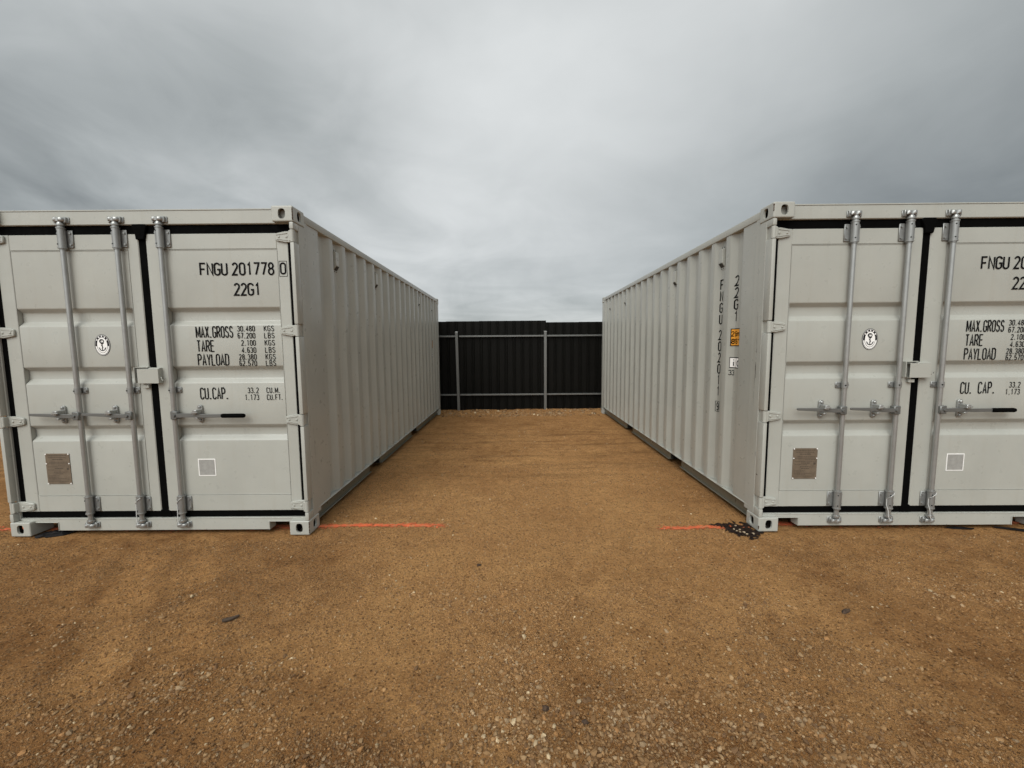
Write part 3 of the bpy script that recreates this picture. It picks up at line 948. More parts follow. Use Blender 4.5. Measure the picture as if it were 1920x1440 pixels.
def scratch(parent, s_, pts, w0, seed, mat_):
    """a ragged gouge in the paint of a post's outer face; pts in (y, z)"""
    r2 = np.random.default_rng(seed)
    b = bmesh.new()
    fine = []
    for (y0_, z0_), (y1_, z1_) in zip(pts, pts[1:]):
        m_ = max(2, int(abs(z1_ - z0_) / .02) + int(abs(y1_ - y0_) / .01))
        fine += [(y0_ + (y1_ - y0_) * k / m_ + r2.normal(0, .0009), z0_ + (z1_ - z0_) * k / m_) for k in range(m_)]
    horiz = abs(pts[0][0] - pts[-1][0]) > abs(pts[0][1] - pts[-1][1])
    prev = None
    for k, (y_, z_) in enumerate(fine):
        w_ = w0 * abs(math.sin(PI * (k + .5) / len(fine))) ** .5 * r2.uniform(.35, 1.3)
        q = (0, w_) if horiz else (w_, 0)
        cur = [b.verts.new((s_ * 1.2172, y_ - q[0], z_ - q[1])), b.verts.new((s_ * 1.2172, y_ + q[0], z_ + q[1]))]
        if prev and r2.random() > .16: b.faces.new((prev[0], prev[1], cur[1], cur[0]))
        prev = cur
    return link('scratch', b, mat_, parent)


rust = plain('rust_brown', (.060, .036, .024), .9, var=.5, scale=60, spec=.2)
grey_scuff = plain('grey_scuff', (.15, .145, .13), .8, var=.3, scale=60, spec=.2)


def rust_seam(root_, s_, z0_, z1_, seed):
    """rust showing along the worn vertical edge of a corner casting"""
    r2 = np.random.default_rng(seed)
    b = bmesh.new()
    prev = None
    m_ = 16
    for k in range(m_ + 1):
        z_ = z0_ + (z1_ - z0_) * k / m_
        w_ = .0045 * r2.uniform(.25, 1.3)
        ctr_ = Vector((1.219 - .0030, .0030, z_)); d_ = Vector((.7, .7, 0)).normalized()
        A = ctr_ - d_ * w_ + Vector((.7, -.7, 0)) * .0012; B = ctr_ + d_ * w_ + Vector((.7, -.7, 0)) * .0012
        cur = [b.verts.new((s_ * A.x, A.y, A.z)), b.verts.new((s_ * B.x, B.y, B.z))]
        if prev: b.faces.new((prev[0], prev[1], cur[1], cur[0]))
        prev = cur
    return link('rust_seam', b, rust, root_)


left = container('white shipping container marked FNGU 201778 0 on the left of the alley', '2017780', -2.8715, 3.1892, -.0032,
                 (1.575, 1.955, 3.575, 3.960), False, (False, True, True))
right = container('white shipping container on the right with black and orange markings on its side wall', '2020119', 3.2091, 3.1754, -.0068,
                  (1.683, 2.040, 3.735, 4.085), True, (False, True, True))

pl = [c for c in left.children if c.name.startswith('corner_post')]
prr = [c for c in right.children if c.name.startswith('corner_post')]
scratch(pl[2], 1, [(.108, .97), (.104, .90), (.110, .84)], .0016, 1, grey_scuff)
scratch(pl[2], 1, [(.150, .88), (.158, .72), (.170, .50)], .0010, 2, rust)
scratch(prr[0], -1, [(.148, 1.78), (.140, 1.45), (.152, 1.20), (.150, .98)], .0016, 3, rust)
scratch(prr[0], -1, [(.142, 1.36), (.136, 1.22)], .0030, 4, grey_scuff)
scratch(prr[0], -1, [(.112, .485), (.098, .475)], .0030, 5, rust)
scratch(prr[0], -1, [(.070, .462), (.040, .455)], .0035, 6, rust)
scratch(prr[0], -1, [(.090, .64), (.086, .58)], .0035, 7, grey_scuff)
rust_seam(left, 1, 2.485, 2.575, 1); rust_seam(left, 1, .012, .108, 2); rust_seam(right, -1, 2.52, 2.575, 3); rust_seam(right, -1, .02, .05, 4)

# ------------------------------------------------------------------ ground
def vnoise(x, y, scale, seed):
    r = np.random.default_rng(seed).random((256, 256))
    x = np.asarray(x) * scale + 500.3; y = np.asarray(y) * scale + 300.7
    xi = np.floor(x).astype(int); yi = np.floor(y).astype(int)
    fx = x - xi; fy = y - yi
    fx = fx * fx * (3 - 2 * fx); fy = fy * fy * (3 - 2 * fy)
    g = lambda a, b: r[a % 256, b % 256]
    return (g(xi, yi) * (1 - fx) + g(xi + 1, yi) * fx) * (1 - fy) + (g(xi, yi + 1) * (1 - fx) + g(xi + 1, yi + 1) * fx) * fy - .5


def smooth(a, b, v):
    t = np.clip((v - a) / (b - a), 0, 1)
    return t * t * (3 - 2 * t)


def ground_h(x, y):
    h = vnoise(x, y, .7, 1) * .016 + vnoise(x, y, 2.3, 2) * .010 + vnoise(x, y, 6, 3) * .006 + vnoise(x, y, 15, 4) * .006 + vnoise(x, y, 31, 5) * .0055
    near = smooth(30, 9, np.hypot(x, y - 4))
    # tyre and grader marks running across the alley
    band = smooth(4.2, 5.0, y) * smooth(8.0, 6.6, y) * smooth(2.4, 1.4, np.abs(x - .1))
    h = h + band * (vnoise(x * .22, y * 1.9 + .3 * np.sin(x), 3.0, 6) * .026)
    # a faint tyre track on the left foreground, running towards the left container's door
    u = (x + 2.52) * .838 + (y - 2.60) * .546
    along = (x + 2.52) * .546 - (y - 2.60) * .838
    lane = np.exp(-(u / .11) ** 2) + np.exp(-((u - .34) / .09) ** 2) * .6 + np.exp(-((u + .30) / .07) ** 2) * .5
    h = h - lane * smooth(1.35, 1.8, y) * smooth(3.1, 2.75, y) * (.010 + .011 * np.sin(along * 58 + 7 * u)) * (.5 + smooth(-.15, .2, vnoise(x, y, 2.5, 14)))
    # scuffed groove beside the wood chip
    sx, sy = x + 1.665, y - 2.045
    g_ = np.exp(-((sx * .80 - sy * .60) / .028) ** 2 - ((sx * .60 + sy * .80) / .085) ** 2)
    h = h - .016 * g_ + .010 * np.exp(-((sx * .80 - sy * .60 - .055) / .03) ** 2 - ((sx * .60 + sy * .80) / .10) ** 2)
    # ridge of loose dirt and stones heaped along the fence
    ridge = smooth(8.95, 9.45, y) * smooth(10.6, 9.9, y)
    h = h + ridge * (.022 + vnoise(x, y, 2.1, 8) * .03 + vnoise(x, y, 7, 9) * .018)
    # hold the ground level under the containers
    flat = np.maximum(smooth(1.45, 1.25, np.abs(x + 2.87)), smooth(1.45, 1.25, np.abs(x - 3.21))) * smooth(2.9, 3.1, y) * smooth(9.6, 9.3, y)
    h = h * (1 - .75 * flat) - .004 - .003 * flat
    return h * near


def gravel_spots(x, y):
    return np.exp(-(((x - .48) / .42) ** 2 + ((y - 1.42) / .24) ** 2)) + .75 * np.exp(-(((x + .62) / .30) ** 2 + ((y - 1.34) / .17) ** 2)) \
        + .30 * np.exp(-(((x - .15) / .26) ** 2 + ((y - 1.95) / .35) ** 2)) + .22 * np.exp(-(((x + 1.35) / .35) ** 2 + ((y - 1.75) / .25) ** 2)) + .25 * np.exp(-(((x - 1.3) / .4) ** 2 + ((y - 1.5) / .25) ** 2)) + .30 * np.exp(-((y - 1.25) / .22) ** 2)


def lanes(x, y):
    u = (x + 2.52) * .838 + (y - 2.60) * .546
    return (np.exp(-(u / .11) ** 2) + np.exp(-((u - .34) / .09) ** 2) * .6 + np.exp(-((u + .30) / .07) ** 2) * .5) * smooth(1.35, 1.8, y) * smooth(3.1, 2.75, y), u


def soil_tone(x, y):
    """0: pale sandy middle, 1: browner coarse soil in the gravelly foreground and at the sides; the centre-to-side falloff is partly painted vignette"""
    pale_mid = np.exp(-(((x - .15) / 2.2) ** 2) - ((y - 3.7) / 2.7) ** 2)  # brighter centre, partly lens vignette painted into the soil colour
    t = .82 - 1.15 * pale_mid + .30 * smooth(2.4, 1.5, y) + .75 * np.clip(gravel_spots(x, y), 0, 1) + .50 * vnoise(x, y, .8, 31) + .55 * vnoise(x, y, 2.2, 32) + .5 * vnoise(x, y, 5.5, 33) + .4 * vnoise(x, y, 13, 34)
    ln, u = lanes(x, y)
    t = t - .42 * ln + .32 * smooth(1.35, 1.8, y) * smooth(3.1, 2.75, y) * (np.exp(-((u - .17) / .035) ** 2) + np.exp(-((u + .17) / .035) ** 2))
    t = np.where(y > 4.6, t * .6 + .05, t)
    return np.clip(t, 0, 1.3) * .85


def axis(parts):
    a = []
    for s_, e_, st in parts: a += list(np.arange(s_, e_, st))
    return np.array(a)


def grow(start, end, first, ratio):
    v, st, o = start, first, []
    while v < end:
        o.append(v); st *= ratio; v += st
    o.append(end)
    return o


xs = np.array(sorted([-v for v in grow(4.6, 900, .06, 1.16)] + list(np.arange(-4.58, 4.6, .021)) + grow(4.62, 900, .06, 1.16)))
ys = np.array(sorted([-v for v in grow(-.9, 900, .05, 1.16)] + list(np.arange(.92, 4.2, .018)) + list(np.arange(4.2, 9.9, .036)) + grow(9.92, 1200, .06, 1.16)))
gx, gy = np.meshgrid(xs, ys)
gz = ground_h(gx, gy)
nx, ny = len(xs), len(ys)
co = np.stack([gx, gy, gz], -1).reshape(-1, 3).astype(np.float32)
idx = np.arange(nx * ny).reshape(ny, nx)
quads = np.stack([idx[:-1, :-1], idx[:-1, 1:], idx[1:, 1:], idx[1:, :-1]], -1).reshape(-1, 4)


def np_mesh(name, co, faces, mat, k, smooth_=True):
    me = bpy.data.meshes.new(name)
    me.vertices.add(len(co)); me.vertices.foreach_set('co', np.asarray(co, np.float32).ravel())
    me.loops.add(faces.size); me.loops.foreach_set('vertex_index', faces.ravel().astype(np.int32))
    me.polygons.add(len(faces)); me.polygons.foreach_set('loop_start', (np.arange(len(faces)) * k).astype(np.int32))
    me.polygons.foreach_set('use_smooth', np.full(len(faces), smooth_))
    me.update(); me.validate()
    me.materials.append(mat)
    o = bpy.data.objects.new(name, me); COL.objects.link(o)
    return o


M = Mat('compacted_sandy_dirt')
tan, brown, darkb = (.640, .347, .136), (.450, .224, .083), (.115, .054, .021)
c = M.mix(M.range(M.noise(.8, 5, .6), .40, .72), tan, brown)
c = M.mix(M.range(M.noise(12, 8, .80), .49, .68, 0, .50), c, (.25, .125, .044))
c = M.mix(M.range(M.noise(7, 7, .78, M.mapping((1, 1, 1), (5, 3, 1))), .54, .70, 0, .45), c, (.60, .345, .135))
c = M.mix(M.range(M.noise(4.5, 6, .65, dist=.4), .48, .72, 0, .55), c, brown)
c = M.mix(M.range(M.noise(2.2, 5, .6), .60, .70, 0, .30), c, (.25, .105, .045))
stk = M.noise(2.4, 7, .68, M.mapping((.30, 2.8, 1), (0, 0, 0), (0, 0, .03)))
geo = M.n('ShaderNodeSeparateXYZ'); M.l(M.co, geo.inputs[0])
alley = M.math('MULTIPLY', M.range(geo.outputs[1], 3.9, 5.0), M.range(geo.outputs[1], 8.4, 7.0))
alley.node.use_clamp = True
c = M.mix(M.math('MULTIPLY', M.range(stk, .50, .68, 0, .60), alley), c, darkb)
c = M.mix(M.range(M.noise(48, 6, .80), .55, .70, 0, .75), c, darkb)
c = M.mix(M.range(M.noise(130, 3, .7), .56, .70, 0, .6), c, (.50, .31, .15))
vo = M.n('ShaderNodeTexVoronoi'); M.l(M.co, vo.inputs['Vector']); vo.inputs['Scale'].default_value = 85
vs_ = M.n('ShaderNodeSeparateColor'); M.l(vo.outputs['Color'], vs_.inputs[0])
grain = M.math('MULTIPLY', M.range(vo.outputs['Distance'], .42, .30), M.math('GREATER_THAN', vs_.outputs[0], .74))
c = M.mix(M.math('MULTIPLY', grain, .65), c, M.mix(vs_.outputs[1], (.30, .17, .075), (.56, .41, .24)))
pit = M.math('MULTIPLY', M.range(vo.outputs['Distance'], .5, .3), M.math('LESS_THAN', vs_.outputs[0], .10))
c = M.mix(M.math('MULTIPLY', pit, .7), c, (.055, .032, .018))
vp = M.n('ShaderNodeTexVoronoi'); M.l(M.co, vp.inputs['Vector']); vp.inputs['Scale'].default_value = 46
vq = M.n('ShaderNodeSeparateColor'); M.l(vp.outputs['Color'], vq.inputs[0])
dots = M.math('MULTIPLY', M.range(vp.outputs['Distance'], .40, .22), M.math('GREATER_THAN', vq.outputs[1], .80))
c = M.mix(M.math('MULTIPLY', dots, .75), c, (.105, .050, .020))
gt = M.n('ShaderNodeAttribute'); gt.attribute_name = 'soil_tone'
fine = M.math('ADD', M.math('MULTIPLY', M.math('SUBTRACT', M.noise(9, 9, .82), .5), 2.2), M.math('MULTIPLY', M.math('SUBTRACT', M.noise(60, 4, .7), .5), 1.6))
tf = M.range(M.math('ADD', gt.outputs['Fac'], fine), .05, 1.10)
c = M.mix(tf, c, M.mix(1.0, c, (.56, .50, .455), 'MULTIPLY'))
M.color(c)
M.rough(.95)
M.b.inputs['Specular IOR Level'].default_value = .10
nb = M.bump(M.noise(15, 8, .76), 1., .060)
nb = M.bump(M.noise(70, 5, .72), 1., .022, nb)
nb = M.bump(grain, .6, .006, nb)
M.normal(nb)
dirt = M.m
ground = np_mesh('ground', co, quads, dirt, 4)
ground['kind'] = 'structure'
tone = soil_tone(gx, gy)
ga = ground.data.attributes.new('soil_tone', 'FLOAT', 'POINT')
ga.data.foreach_set('value', tone.ravel().astype(np.float32))

# loose gravel: crushed stones lying on the dirt, thick in the foreground, thin in the alley, heaped along the fence
ico = bmesh.new(); bmesh.ops.create_icosphere(ico, subdivisions=1, radius=1)
ico_v = np.array([v.co[:] for v in ico.verts]); ico_f = np.array([[v.index for v in f.verts] for f in ico.faces]); ico.free()


def gravel_density(x, y):
    spot = gravel_spots(x, y)
    d = spot * (.42 + 1.2 * smooth(-.15, .25, vnoise(x, y, 3.1, 22) + .6 * vnoise(x, y, 9, 25)))
    d = d + .16 * smooth(.0, .28, vnoise(x, y, 2.6, 24) + .5 * vnoise(x, y, 8, 26)) * smooth(3.4, 2.2, y) + .03
    return np.clip(d, 0, 1)


def gravel_set(n, x0, x1, y0, y1, rmin, rmax, dens, pw=3.2):
    px = rng.uniform(x0, x1, n); py = rng.uniform(y0, y1, n)
    keep = (np.abs(px) < 1.32 * py + .35) & (rng.random(n) < dens(px, py))
    px, py = px[keep], py[keep]
    r = rmin + (rmax - rmin) * rng.random(len(px)) ** pw
    return px, py, r


crumbs = [gravel_set(420000, -4.4, 4.4, 1.15, 3.3, .0020, .0058, lambda x, y: .16 + .5 * smooth(-.05, .3, vnoise(x, y, 1.9, 51) + .6 * vnoise(x, y, 5.5, 52)) + gravel_density(x, y), 1.8),
          gravel_set(60000, -4.8, 4.8, 3.0, 5.2, .003, .008, lambda x, y: .25 + .6 * smooth(-.1, .25, vnoise(x, y, 1.6, 27)), 1.8)]
sets = [gravel_set(60000, -4.2, 4.2, 1.15, 3.1, .0040, .0072, gravel_density, 2.0),
        gravel_set(42000, -3.4, 3.4, 1.15, 2.4, .0055, .0128, lambda x, y: gravel_density(x, y) ** 1.2, 3.2),
        gravel_set(9000, -4.6, 4.6, 2.4, 4.5, .003, .008, lambda x, y: .25 + .6 * smooth(0, .25, vnoise(x, y, 1.6, 27))),
        gravel_set(5000, -1.6, 2.0, 3.3, 9.2, .004, .011, lambda x, y: .35 + .5 * smooth(0, .25, vnoise(x, y, 1.2, 28))),
        gravel_set(3400, -1.8, 2.2, 8.85, 9.62, .008, .034, lambda x, y: .25 + .7 * smooth(-.1, .2, vnoise(x, y, 1.7, 29)), 2.6)]
oct_v = np.array([(1, 0, 0), (-1, 0, 0), (0, 1, 0), (0, -1, 0), (0, 0, 1), (0, 0, -1)], float)
oct_f = np.array([(4, 0, 2), (4, 2, 1), (4, 1, 3), (4, 3, 0), (5, 2, 0), (5, 1, 2), (5, 3, 1), (5, 0, 3)])


def stones(sets_, base_v, base_f, pal_, probs, tint):
    px = np.concatenate([q[0] for q in sets_]); py = np.concatenate([q[1] for q in sets_]); pr = np.concatenate([q[2] for q in sets_])
    inside = ((np.abs(px + 2.87) < 1.26) | (np.abs(px - 3.21) < 1.26)) & (py > 3.12)
    px, py, pr = px[~inside], py[~inside], pr[~inside]
    n = len(px); m = len(base_v)
    sc3 = rng.uniform(.65, 1.35, (n, 3)); sc3[:, 2] *= .80
    an = rng.uniform(0, 2 * PI, n); ca, sa = np.cos(an), np.sin(an)
    jit = 1 + rng.uniform(-.30, .30, (n, m))
    V = base_v[None] * jit[..., None] * (sc3 * pr[:, None])[:, None, :]
    V[..., 2] = V[..., 2] + V[..., 0] * rng.uniform(-.35, .35, (n, 1)) + V[..., 1] * rng.uniform(-.35, .35, (n, 1))
    X_ = V[..., 0] * ca[:, None] - V[..., 1] * sa[:, None]; Y_ = V[..., 0] * sa[:, None] + V[..., 1] * ca[:, None]
    V = np.stack([X_ + px[:, None], Y_ + py[:, None], V[..., 2] + (ground_h(px, py) + pr * sc3[:, 2] * .12)[:, None]], -1)
    FA = (base_f[None] + (np.arange(n) * m)[:, None, None]).reshape(-1, 3)
    pc = pal_[rng.choice(len(pal_), n, p=probs)] * rng.uniform(.72, 1.25, (n, 1)) * (1 - tint * soil_tone(px, py))[:, None]
    return V.reshape(-1, 3), FA, np.repeat(pc, m, 0)


pal = np.array([(.27, .148, .060), (.32, .185, .080), (.35, .225, .112), (.38, .262, .148), (.18, .100, .046), (.56, .43, .26), (.35, .180, .068)])
crumb_pal = np.array([(.34, .188, .074), (.27, .142, .054), (.39, .222, .092), (.15, .078, .032), (.44, .31, .175)])
V1, F1, C1 = stones(sets, ico_v, ico_f, pal, [.28, .24, .17, .10, .13, .03, .05], .22)
V2, F2, C2 = stones(crumbs, oct_v, oct_f, crumb_pal, [.36, .30, .14, .19, .01], .45)
V = np.concatenate([V1, V2]); FA = np.concatenate([F1, F2 + len(V1)]); CC = np.concatenate([C1, C2])
M = Mat('crushed_stone')
at = M.n('ShaderNodeAttribute'); at.attribute_name = 'stone_colour'
c = M.mix(M.range(M.noise(160, 3), .40, .65, 0, .4), at.outputs['Color'], (.15, .085, .042))
M.color(c); M.rough(.85); M.b.inputs['Specular IOR Level'].default_value = .25
gravel = np_mesh('gravel', V, FA, M.m, 3, False)
gravel['kind'] = 'stuff'
print('gravel triangles', len(FA), 'ground quads', len(quads))
ca_ = gravel.data.color_attributes.new('stone_colour', 'FLOAT_COLOR', 'POINT')
ca_.data.foreach_set('color', np.concatenate([CC, np.ones((len(CC), 1))], 1).astype(np.float32).ravel())


# ------------------------------------------------------------------ boundary fence
FY = 9.66
fence = bpy.data.objects.new('boundary_fence', None)
COL.objects.link(fence); fence.location = (0, FY, 0)
fence['label'] = 'black ribbed steel sheet fence with galvanised posts and rails across the end of the alley'
fence['category'] = 'fence'
sheet_mat = plain('charcoal_sheet_steel', (.0050, .0048, .0038), .5, var=.15, scale=3, spec=.10)
RIB = .196
SHEET_W = RIB * 4


def sheet_mesh():
    b = bmesh.new()
    prof = []
    for k in range(4):
        u = k * RIB
        prof += [(u + .000, .0), (u + .012, -.024), (u + .026, -.024), (u + .034, -.006), (u + .044, -.006), (u + .052, -.024), (u + .066, -.024), (u + .078, .0)]
    prof += [(4 * RIB, .0), (4 * RIB + .010, -.016)]
    A = [b.verts.new((p, q, -.12)) for p, q in prof]; B = [b.verts.new((p, q, 2.12)) for p, q in prof]
    for i in range(len(prof) - 1): b.faces.new((A[i], A[i + 1], B[i + 1], B[i]))
    return b


first = None
i = 0
xq = .802 - SHEET_W * 19
while xq < 14.2:
    if first is None:
        first = link('fence_sheet', sheet_mesh(), sheet_mat, fence); o = first
        md = first.modifiers.new('thickness', 'SOLIDIFY'); md.thickness = .0015
    else: o = reuse(first, 'fence_sheet', fence)
    step = -.040 if xq > .79 else 0.
    o.location = (xq, .055 + (.002 if i % 2 else 0), .010 + step + random.uniform(-.003, .003) + .006 * (xq / 2.0 if xq < .79 else 0))
    i += 1
    xq += SHEET_W
PX = [-1.272 + 2.063 * k for k in range(-6, 8)]
bp = None
for k, x in enumerate(PX):
    if bp is None:
        b = bmesh.new(); box(b, -.0315, .0315, -.0315, .0285, -.25, 1.868, .004); bp = link('fence_post', b, zinc_dark, fence); o = bp
        b = bmesh.new(); box(b, -.034, .034, -.034, .031, 1.862, 1.880, .006, 2); cp = link('post_cap', b, zinc, o)
    else:
        o = reuse(bp, 'fence_post', fence); reuse(cp, 'post_cap', o)
    o.location = (x, -.03, 0)
    if abs(x + 1.272) < .1: o.rotation_euler = (0, -.012, 0)
for z in (1.772, .385):
    br_ = None
    for a, c in zip(PX, PX[1:]):
        if br_ is None:
            b = bmesh.new(); box(b, .032, 2.063 - .032, -.020, .020, -.019, .019, .004); br_ = link('fence_rail', b, zinc_dark, fence); o = br_
        else: o = reuse(br_, 'fence_rail', fence)
        o.location = (a, .0, z)


# ------------------------------------------------------------------ marks and litter on the dirt
def tagged(o, label, cat, group=None):
    o['label'] = label; o['category'] = cat
    if group: o['group'] = group
    return o


M = Mat('orange_marking_paint')
c = M.mix(M.range(M.noise(60, 5, .7), .40, .62), (.70, .135, .042), (.50, .105, .038))
c = M.mix(M.range(M.noise(22, 5, .7), .48, .64, 0, .85), c, (.40, .19, .075))
M.color(c); M.rough(.85); M.normal(M.bump(M.noise(95, 4, .7), .9, .006))
spray = M.m


def spray_line(name, x0, x1, yfun, fades, label):
    """short ragged flecks of paint sitting on the grains of the dirt"""
    b = bmesh.new()
    nfl = int((x1 - x0) * 980)
    for k in range(nfl):
        x = rng.uniform(x0, x1)
        dens = 1.0
        for a, c_ in fades: dens = min(dens, float(np.clip((x - a) / (c_ - a), 0, 1)))
        if rng.random() > dens * .97: continue
        hw = .035 + .012 * math.sin(x * 2.2 + 1)
        dy = float(np.clip(rng.normal(0, hw * .74), -hw * 1.8, hw * 1.8))
        if vnoise(x, dy * 4, 26, 71) < -.22: continue
        r = rng.uniform(.004, .014) * (1 if abs(dy) < hw * .8 else .5)
        cy_ = yfun(x) + dy
        m_ = 7
        vs2 = []
        ph = rng.uniform(0, 6)
        for q in range(m_):
            rr = r * rng.uniform(.6, 1.25)
            xx = x + 1.9 * rr * math.cos(2 * PI * q / m_); y2 = cy_ + .75 * rr * math.sin(2 * PI * q / m_)
            vs2.append((xx, y2))
        lift = .0035 + rng.uniform(0, .0025)
        zz = ground_h(np.array([p[0] for p in vs2]), np.array([p[1] for p in vs2]))
        b.faces.new([b.verts.new((p[0], p[1], float(z_) + lift)) for p, z_ in zip(vs2, zz)])
    return tagged(link(name, b, spray), label, 'paint line', 'orange survey lines on the dirt')


spray_line('paint_line', -5.2, -.54, lambda x: 3.352 + .004 * math.sin(3 * x), [(-.545, -.80)], 'orange sprayed line on the dirt running out from under the left container')
spray_line('paint_line', 1.19, 5.4, lambda x: 3.286 + .003 * math.sin(4 * x) + .055 * float(smooth(1.88, 2.10, x)), [(1.19, 1.45)], 'orange sprayed line on the dirt ending at the dark stain by the right container')


def lumpy(name, cx_, cy_, rx, ry, hgt, rot, mat, label, cat, seed, rag=.35, parent=None):
    """a low irregular lump or chip lying on the dirt"""
    r2 = np.random.default_rng(seed)
    b = bmesh.new()
    bmesh.ops.create_icosphere(b, subdivisions=2, radius=1)
    for v in b.verts:
        k = 1 + rag * float(vnoise(v.co.x * 1.7 + seed, v.co.y * 1.7 + v.co.z * 3.1, 1.0, seed)) * 2 + r2.uniform(-.05, .05)
        p = v.co * k
        x, y = p.x * rx, p.y * ry
        X = cx_ + x * math.cos(rot) - y * math.sin(rot); Y = cy_ + x * math.sin(rot) + y * math.cos(rot)
        v.co = (X, Y, float(ground_h(np.array(X), np.array(Y))) + p.z * hgt + hgt * .35)
    return tagged(link(name, b, mat), label, cat)


wood = plain('dark_damp_wood', (.050, .031, .018), .8, var=.4, scale=60, bump=.5)
clod = plain('dark_soil_clod', (.055, .032, .018), .95, var=.5, scale=50, bump=.8)
pale = plain('pale_stone', (.42, .31, .18), .8, var=.2, scale=60, bump=.5)
plastic = plain('black_plastic_scrap', (.007, .006, .006), .7, var=.3, scale=20, spec=.2)

# the wood chip: a tapered flat sliver
b = bmesh.new()
cxw, cyw = -1.583, 2.143
prism(b, [(-.041, -.006), (-.030, -.016), (.000, -.012), (.034, .004), (.046, .014), (.040, .021), (.010, .014), (-.036, .004)], 'z', .002, .015, .0025)
for v in b.verts:
    x, y = v.co.x, v.co.y
    X, Y = cxw + x * .99 - y * .10, cyw + x * .10 + y * .99
    v.co = (X, Y, v.co.z + float(ground_h(np.array(X), np.array(Y))) + .002 + .10 * max(x, 0))
tagged(link('wood_chip', b, wood), 'dark flat chip of wood lying on the dirt in the left foreground', 'wood chip')
lumpy('dirt_clod', .130, 1.582, .016, .012, .012, .5, clod, 'small black clod at the upper left edge of the foreground gravel', 'clod', 41, .6)
lumpy('dirt_clod', .284, 1.515, .012, .010, .009, .2, clod, 'small black clod lower right of the bigger one in the foreground gravel', 'clod', 42, .6)
lumpy('dirt_clod', 1.898, 2.195, .030, .013, .012, .3, clod, 'dark flat clod alone on the sandy dirt in front of the right container', 'clod', 43, .6)
lumpy('dirt_clod', -.238, 2.700, .016, .012, .012, .3, clod, 'small dark clod alone on the dirt in front of the alley mouth', 'clod', 47, .6)
lumpy('stone', .062, 1.459, .012, .009, .008, .2, pale, 'pale stone upper of the two touching at the bottom of the photo', 'stone', 44, .3)
lumpy('stone', .080, 1.436, .014, .009, .008, 1.0, pale, 'pale stone lower of the two touching at the bottom of the photo', 'stone', 45, .3)
lumpy('rubber_scrap', 3.690, 3.232, .100, .022, .010, -.12, plastic, 'black scrap lying at the sill of the right container', 'scrap', 46, .3)
b = bmesh.new()
sheet_pts = [(-3.905, 3.196), (-3.87, 3.178), (-3.83, 3.192), (-3.80, 3.184), (-3.70, 3.228), (-3.655, 3.272), (-3.68, 3.335), (-3.80, 3.34), (-3.895, 3.27)]
ctr = (-3.78, 3.265)
rings = []
for sc_ in (1.0, .66, .33):
    ring = []
    for q, (x, y) in enumerate(sheet_pts):
        X, Y = ctr[0] + (x - ctr[0]) * sc_, ctr[1] + (y - ctr[1]) * sc_
        ring.append(b.verts.new((X, Y, float(ground_h(np.array(X), np.array(Y))) + .005 + (1 - sc_) * .022 + .008 * math.sin(q * 2.3 + sc_ * 9))))
    rings.append(ring)
for A, B in zip(rings, rings[1:]):
    for q in range(9): b.faces.new((A[q], A[(q + 1) % 9], B[(q + 1) % 9], B[q]))
b.faces.new(rings[-1])
bmesh.ops.recalc_face_normals(b, faces=b.faces)
o = link('plastic_sheet', b, plastic)
md = o.modifiers.new('thickness', 'SOLIDIFY'); md.thickness = .003
tagged(o, 'crumpled black plastic on the dirt in the forklift notch of the left container', 'plastic sheet')

# thin black strap at the far right
b = bmesh.new()
pts = [(3.965, 3.235), (4.02, 3.218), (4.08, 3.190), (4.15, 3.165), (4.24, 3.15), (4.36, 3.14)]
rows = []
for k, (x, y) in enumerate(pts):
    z_ = float(ground_h(np.array(x), np.array(y))) + .006
    w_ = .004 + .013 * min(k / 2, 1)
    rows.append([b.verts.new((x, y - w_, z_)), b.verts.new((x, y + w_, z_ + .004)), b.verts.new((x, y + w_, z_ + .009)), b.verts.new((x, y - w_, z_ + .005))])
for A, B in zip(rows, rows[1:]):
    for q in range(4): b.faces.new((A[q], A[(q + 1) % 4], B[(q + 1) % 4], B[q]))
b.faces.new(rows[0][::-1]); b.faces.new(rows[-1])
bmesh.ops.recalc_face_normals(b, faces=b.faces)
tagged(link('strap', b, plastic), 'thin black strap on the dirt by the right-hand forklift notch of the right container', 'strap')

# dark oily spill by the right container's corner: a ragged wet film with lumps and pale pebbles
M = Mat('dark_oily_soil')
M.color(M.mix(M.range(M.noise(70, 5, .7), .35, .65), (.008, .005, .004), (.030, .017, .012)))
M.b.inputs['Specular IOR Level'].default_value = .15; M.rough(M.range(M.noise(30, 4), .3, .7, .6, .95)); M.normal(M.bump(M.noise(90, 5, .7), 1., .01))
oily = M.m
stone_dull = plain('dull_pebble', (.30, .23, .15), .8, var=.3, scale=60)
spill = bpy.data.objects.new('oil_spill', None); COL.objects.link(spill); spill.location = (1.86, 3.24, 0)
tagged(spill, 'dark oily spill with pale pebbles at the near corner of the right container', 'spill')
b = bmesh.new()
def spill_at(x, y):
    e_ = ((x - 1.885) / .135) ** 2 + ((y - 3.255) / .145) ** 2
    tail = ((x - 1.775) / .085) ** 2 + ((y - 3.330) / .035) ** 2
    return min(e_, tail) - .55 + 1.9 * float(vnoise(x, y, 17, 61)) + 1.1 * float(vnoise(x, y, 42, 62))
st = .006
gridv = {}
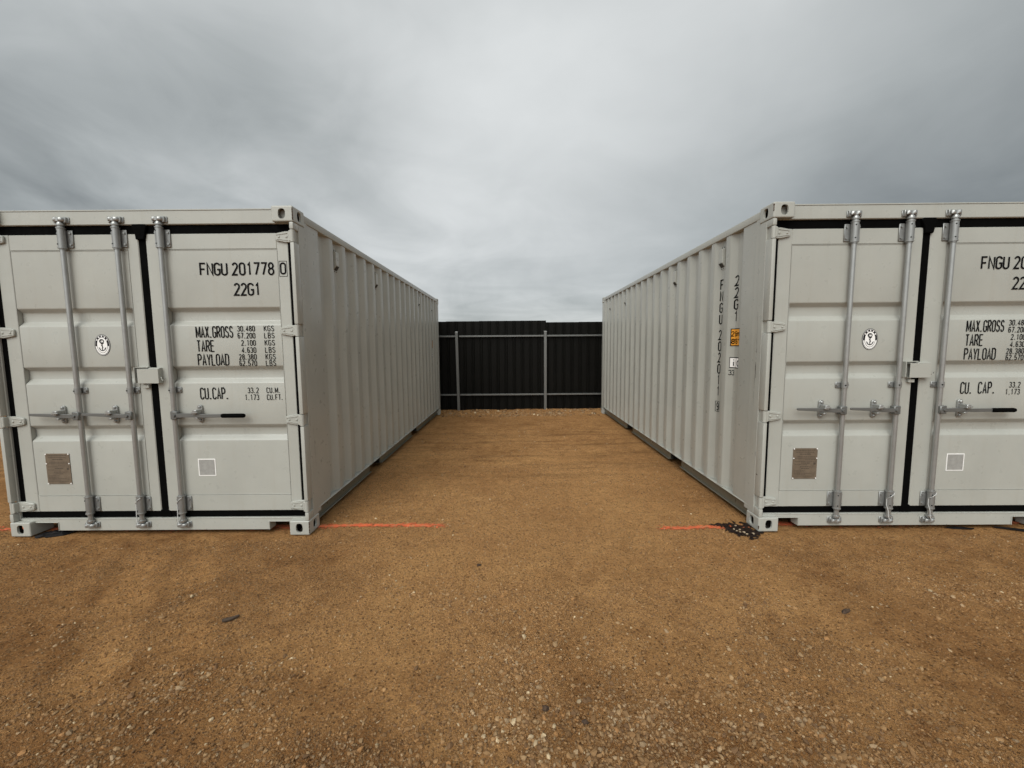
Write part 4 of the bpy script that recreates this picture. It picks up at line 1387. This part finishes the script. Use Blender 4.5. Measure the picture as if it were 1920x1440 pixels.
for ix in range(int(.50 / st)):
    for iy in range(int(.46 / st)):
        x0_, y0_ = 1.60 + ix * st, 3.03 + iy * st
        if spill_at(x0_ + st / 2, y0_ + st / 2) < .25:
            q = []
            for dx, dy in ((0, 0), (1, 0), (1, 1), (0, 1)):
                key = (ix + dx, iy + dy)
                if key not in gridv:
                    xx, y2 = 1.60 + key[0] * st + .0022 * float(vnoise(key[0], key[1], .9, 63)), 3.03 + key[1] * st
                    gridv[key] = b.verts.new((xx - 1.86, y2 - 3.24, float(ground_h(np.array(xx), np.array(y2))) + .0055 + .010 * max(0, float(vnoise(xx, y2, 30, 64)) + .1)))
                q.append(gridv[key])
            b.faces.new(q)
link('oily_film', b, oily, spill)
b = bmesh.new()
for k in range(110):     # curled dark leaf scraps and crumbs standing up out of the wet patch
    x, y = rng.normal(1.875, .060), rng.normal(3.235, .060)
    if k % 3 == 0: x, y = rng.normal(1.80, .05), rng.normal(3.315, .02)
    if abs(x - 3.2091) < 1.235 and y > 3.16: x -= .09
    z_ = float(ground_h(np.array(x), np.array(y))) + .008
    r = rng.uniform(.006, .016); a_ = rng.uniform(0, 6.28); tl = rng.uniform(-.7, .7)
    q = []
    for (p0, p1, p2) in ((-1, 0, 0), (0, -.45, .25), (1, 0, .5), (.1, .5, .15)):
        xx, y2 = p0 * r, p1 * r
        q.append(b.verts.new((x - 1.86 + xx * math.cos(a_) - y2 * math.sin(a_), y - 3.24 + xx * math.sin(a_) + y2 * math.cos(a_), z_ + p2 * r * .8 + y2 * tl)))
    b.faces.new((q[0], q[1], q[2])); b.faces.new((q[0], q[2], q[3]))
lf = link('leaf_scraps', b, plain('dark_leaf', (.026, .014, .009), .9, var=.6, scale=90, spec=.15), spill)
lf['kind'] = 'stuff'
for k in range(26):
    x, y = rng.normal(1.895, .055), rng.normal(3.165, .035)
    if k > 20: x, y = rng.normal(1.80, .07), rng.normal(3.27, .05)
    if ((x - 3.2091) ** 2) ** .5 < 1.235 and y > 3.17: x -= .10
    b = bmesh.new(); bmesh.ops.create_icosphere(b, subdivisions=1, radius=1)
    r = rng.uniform(.007, .014)
    for v in b.verts: v.co = Vector((v.co.x * r * rng.uniform(.8, 1.2) + x - 1.86, v.co.y * r * rng.uniform(.7, 1.1) + y - 3.24, v.co.z * r * .7 + .012 + float(ground_h(np.array(x), np.array(y)))))
    link('pebble', b, stone_dull if k % 3 == 0 else oily, spill)
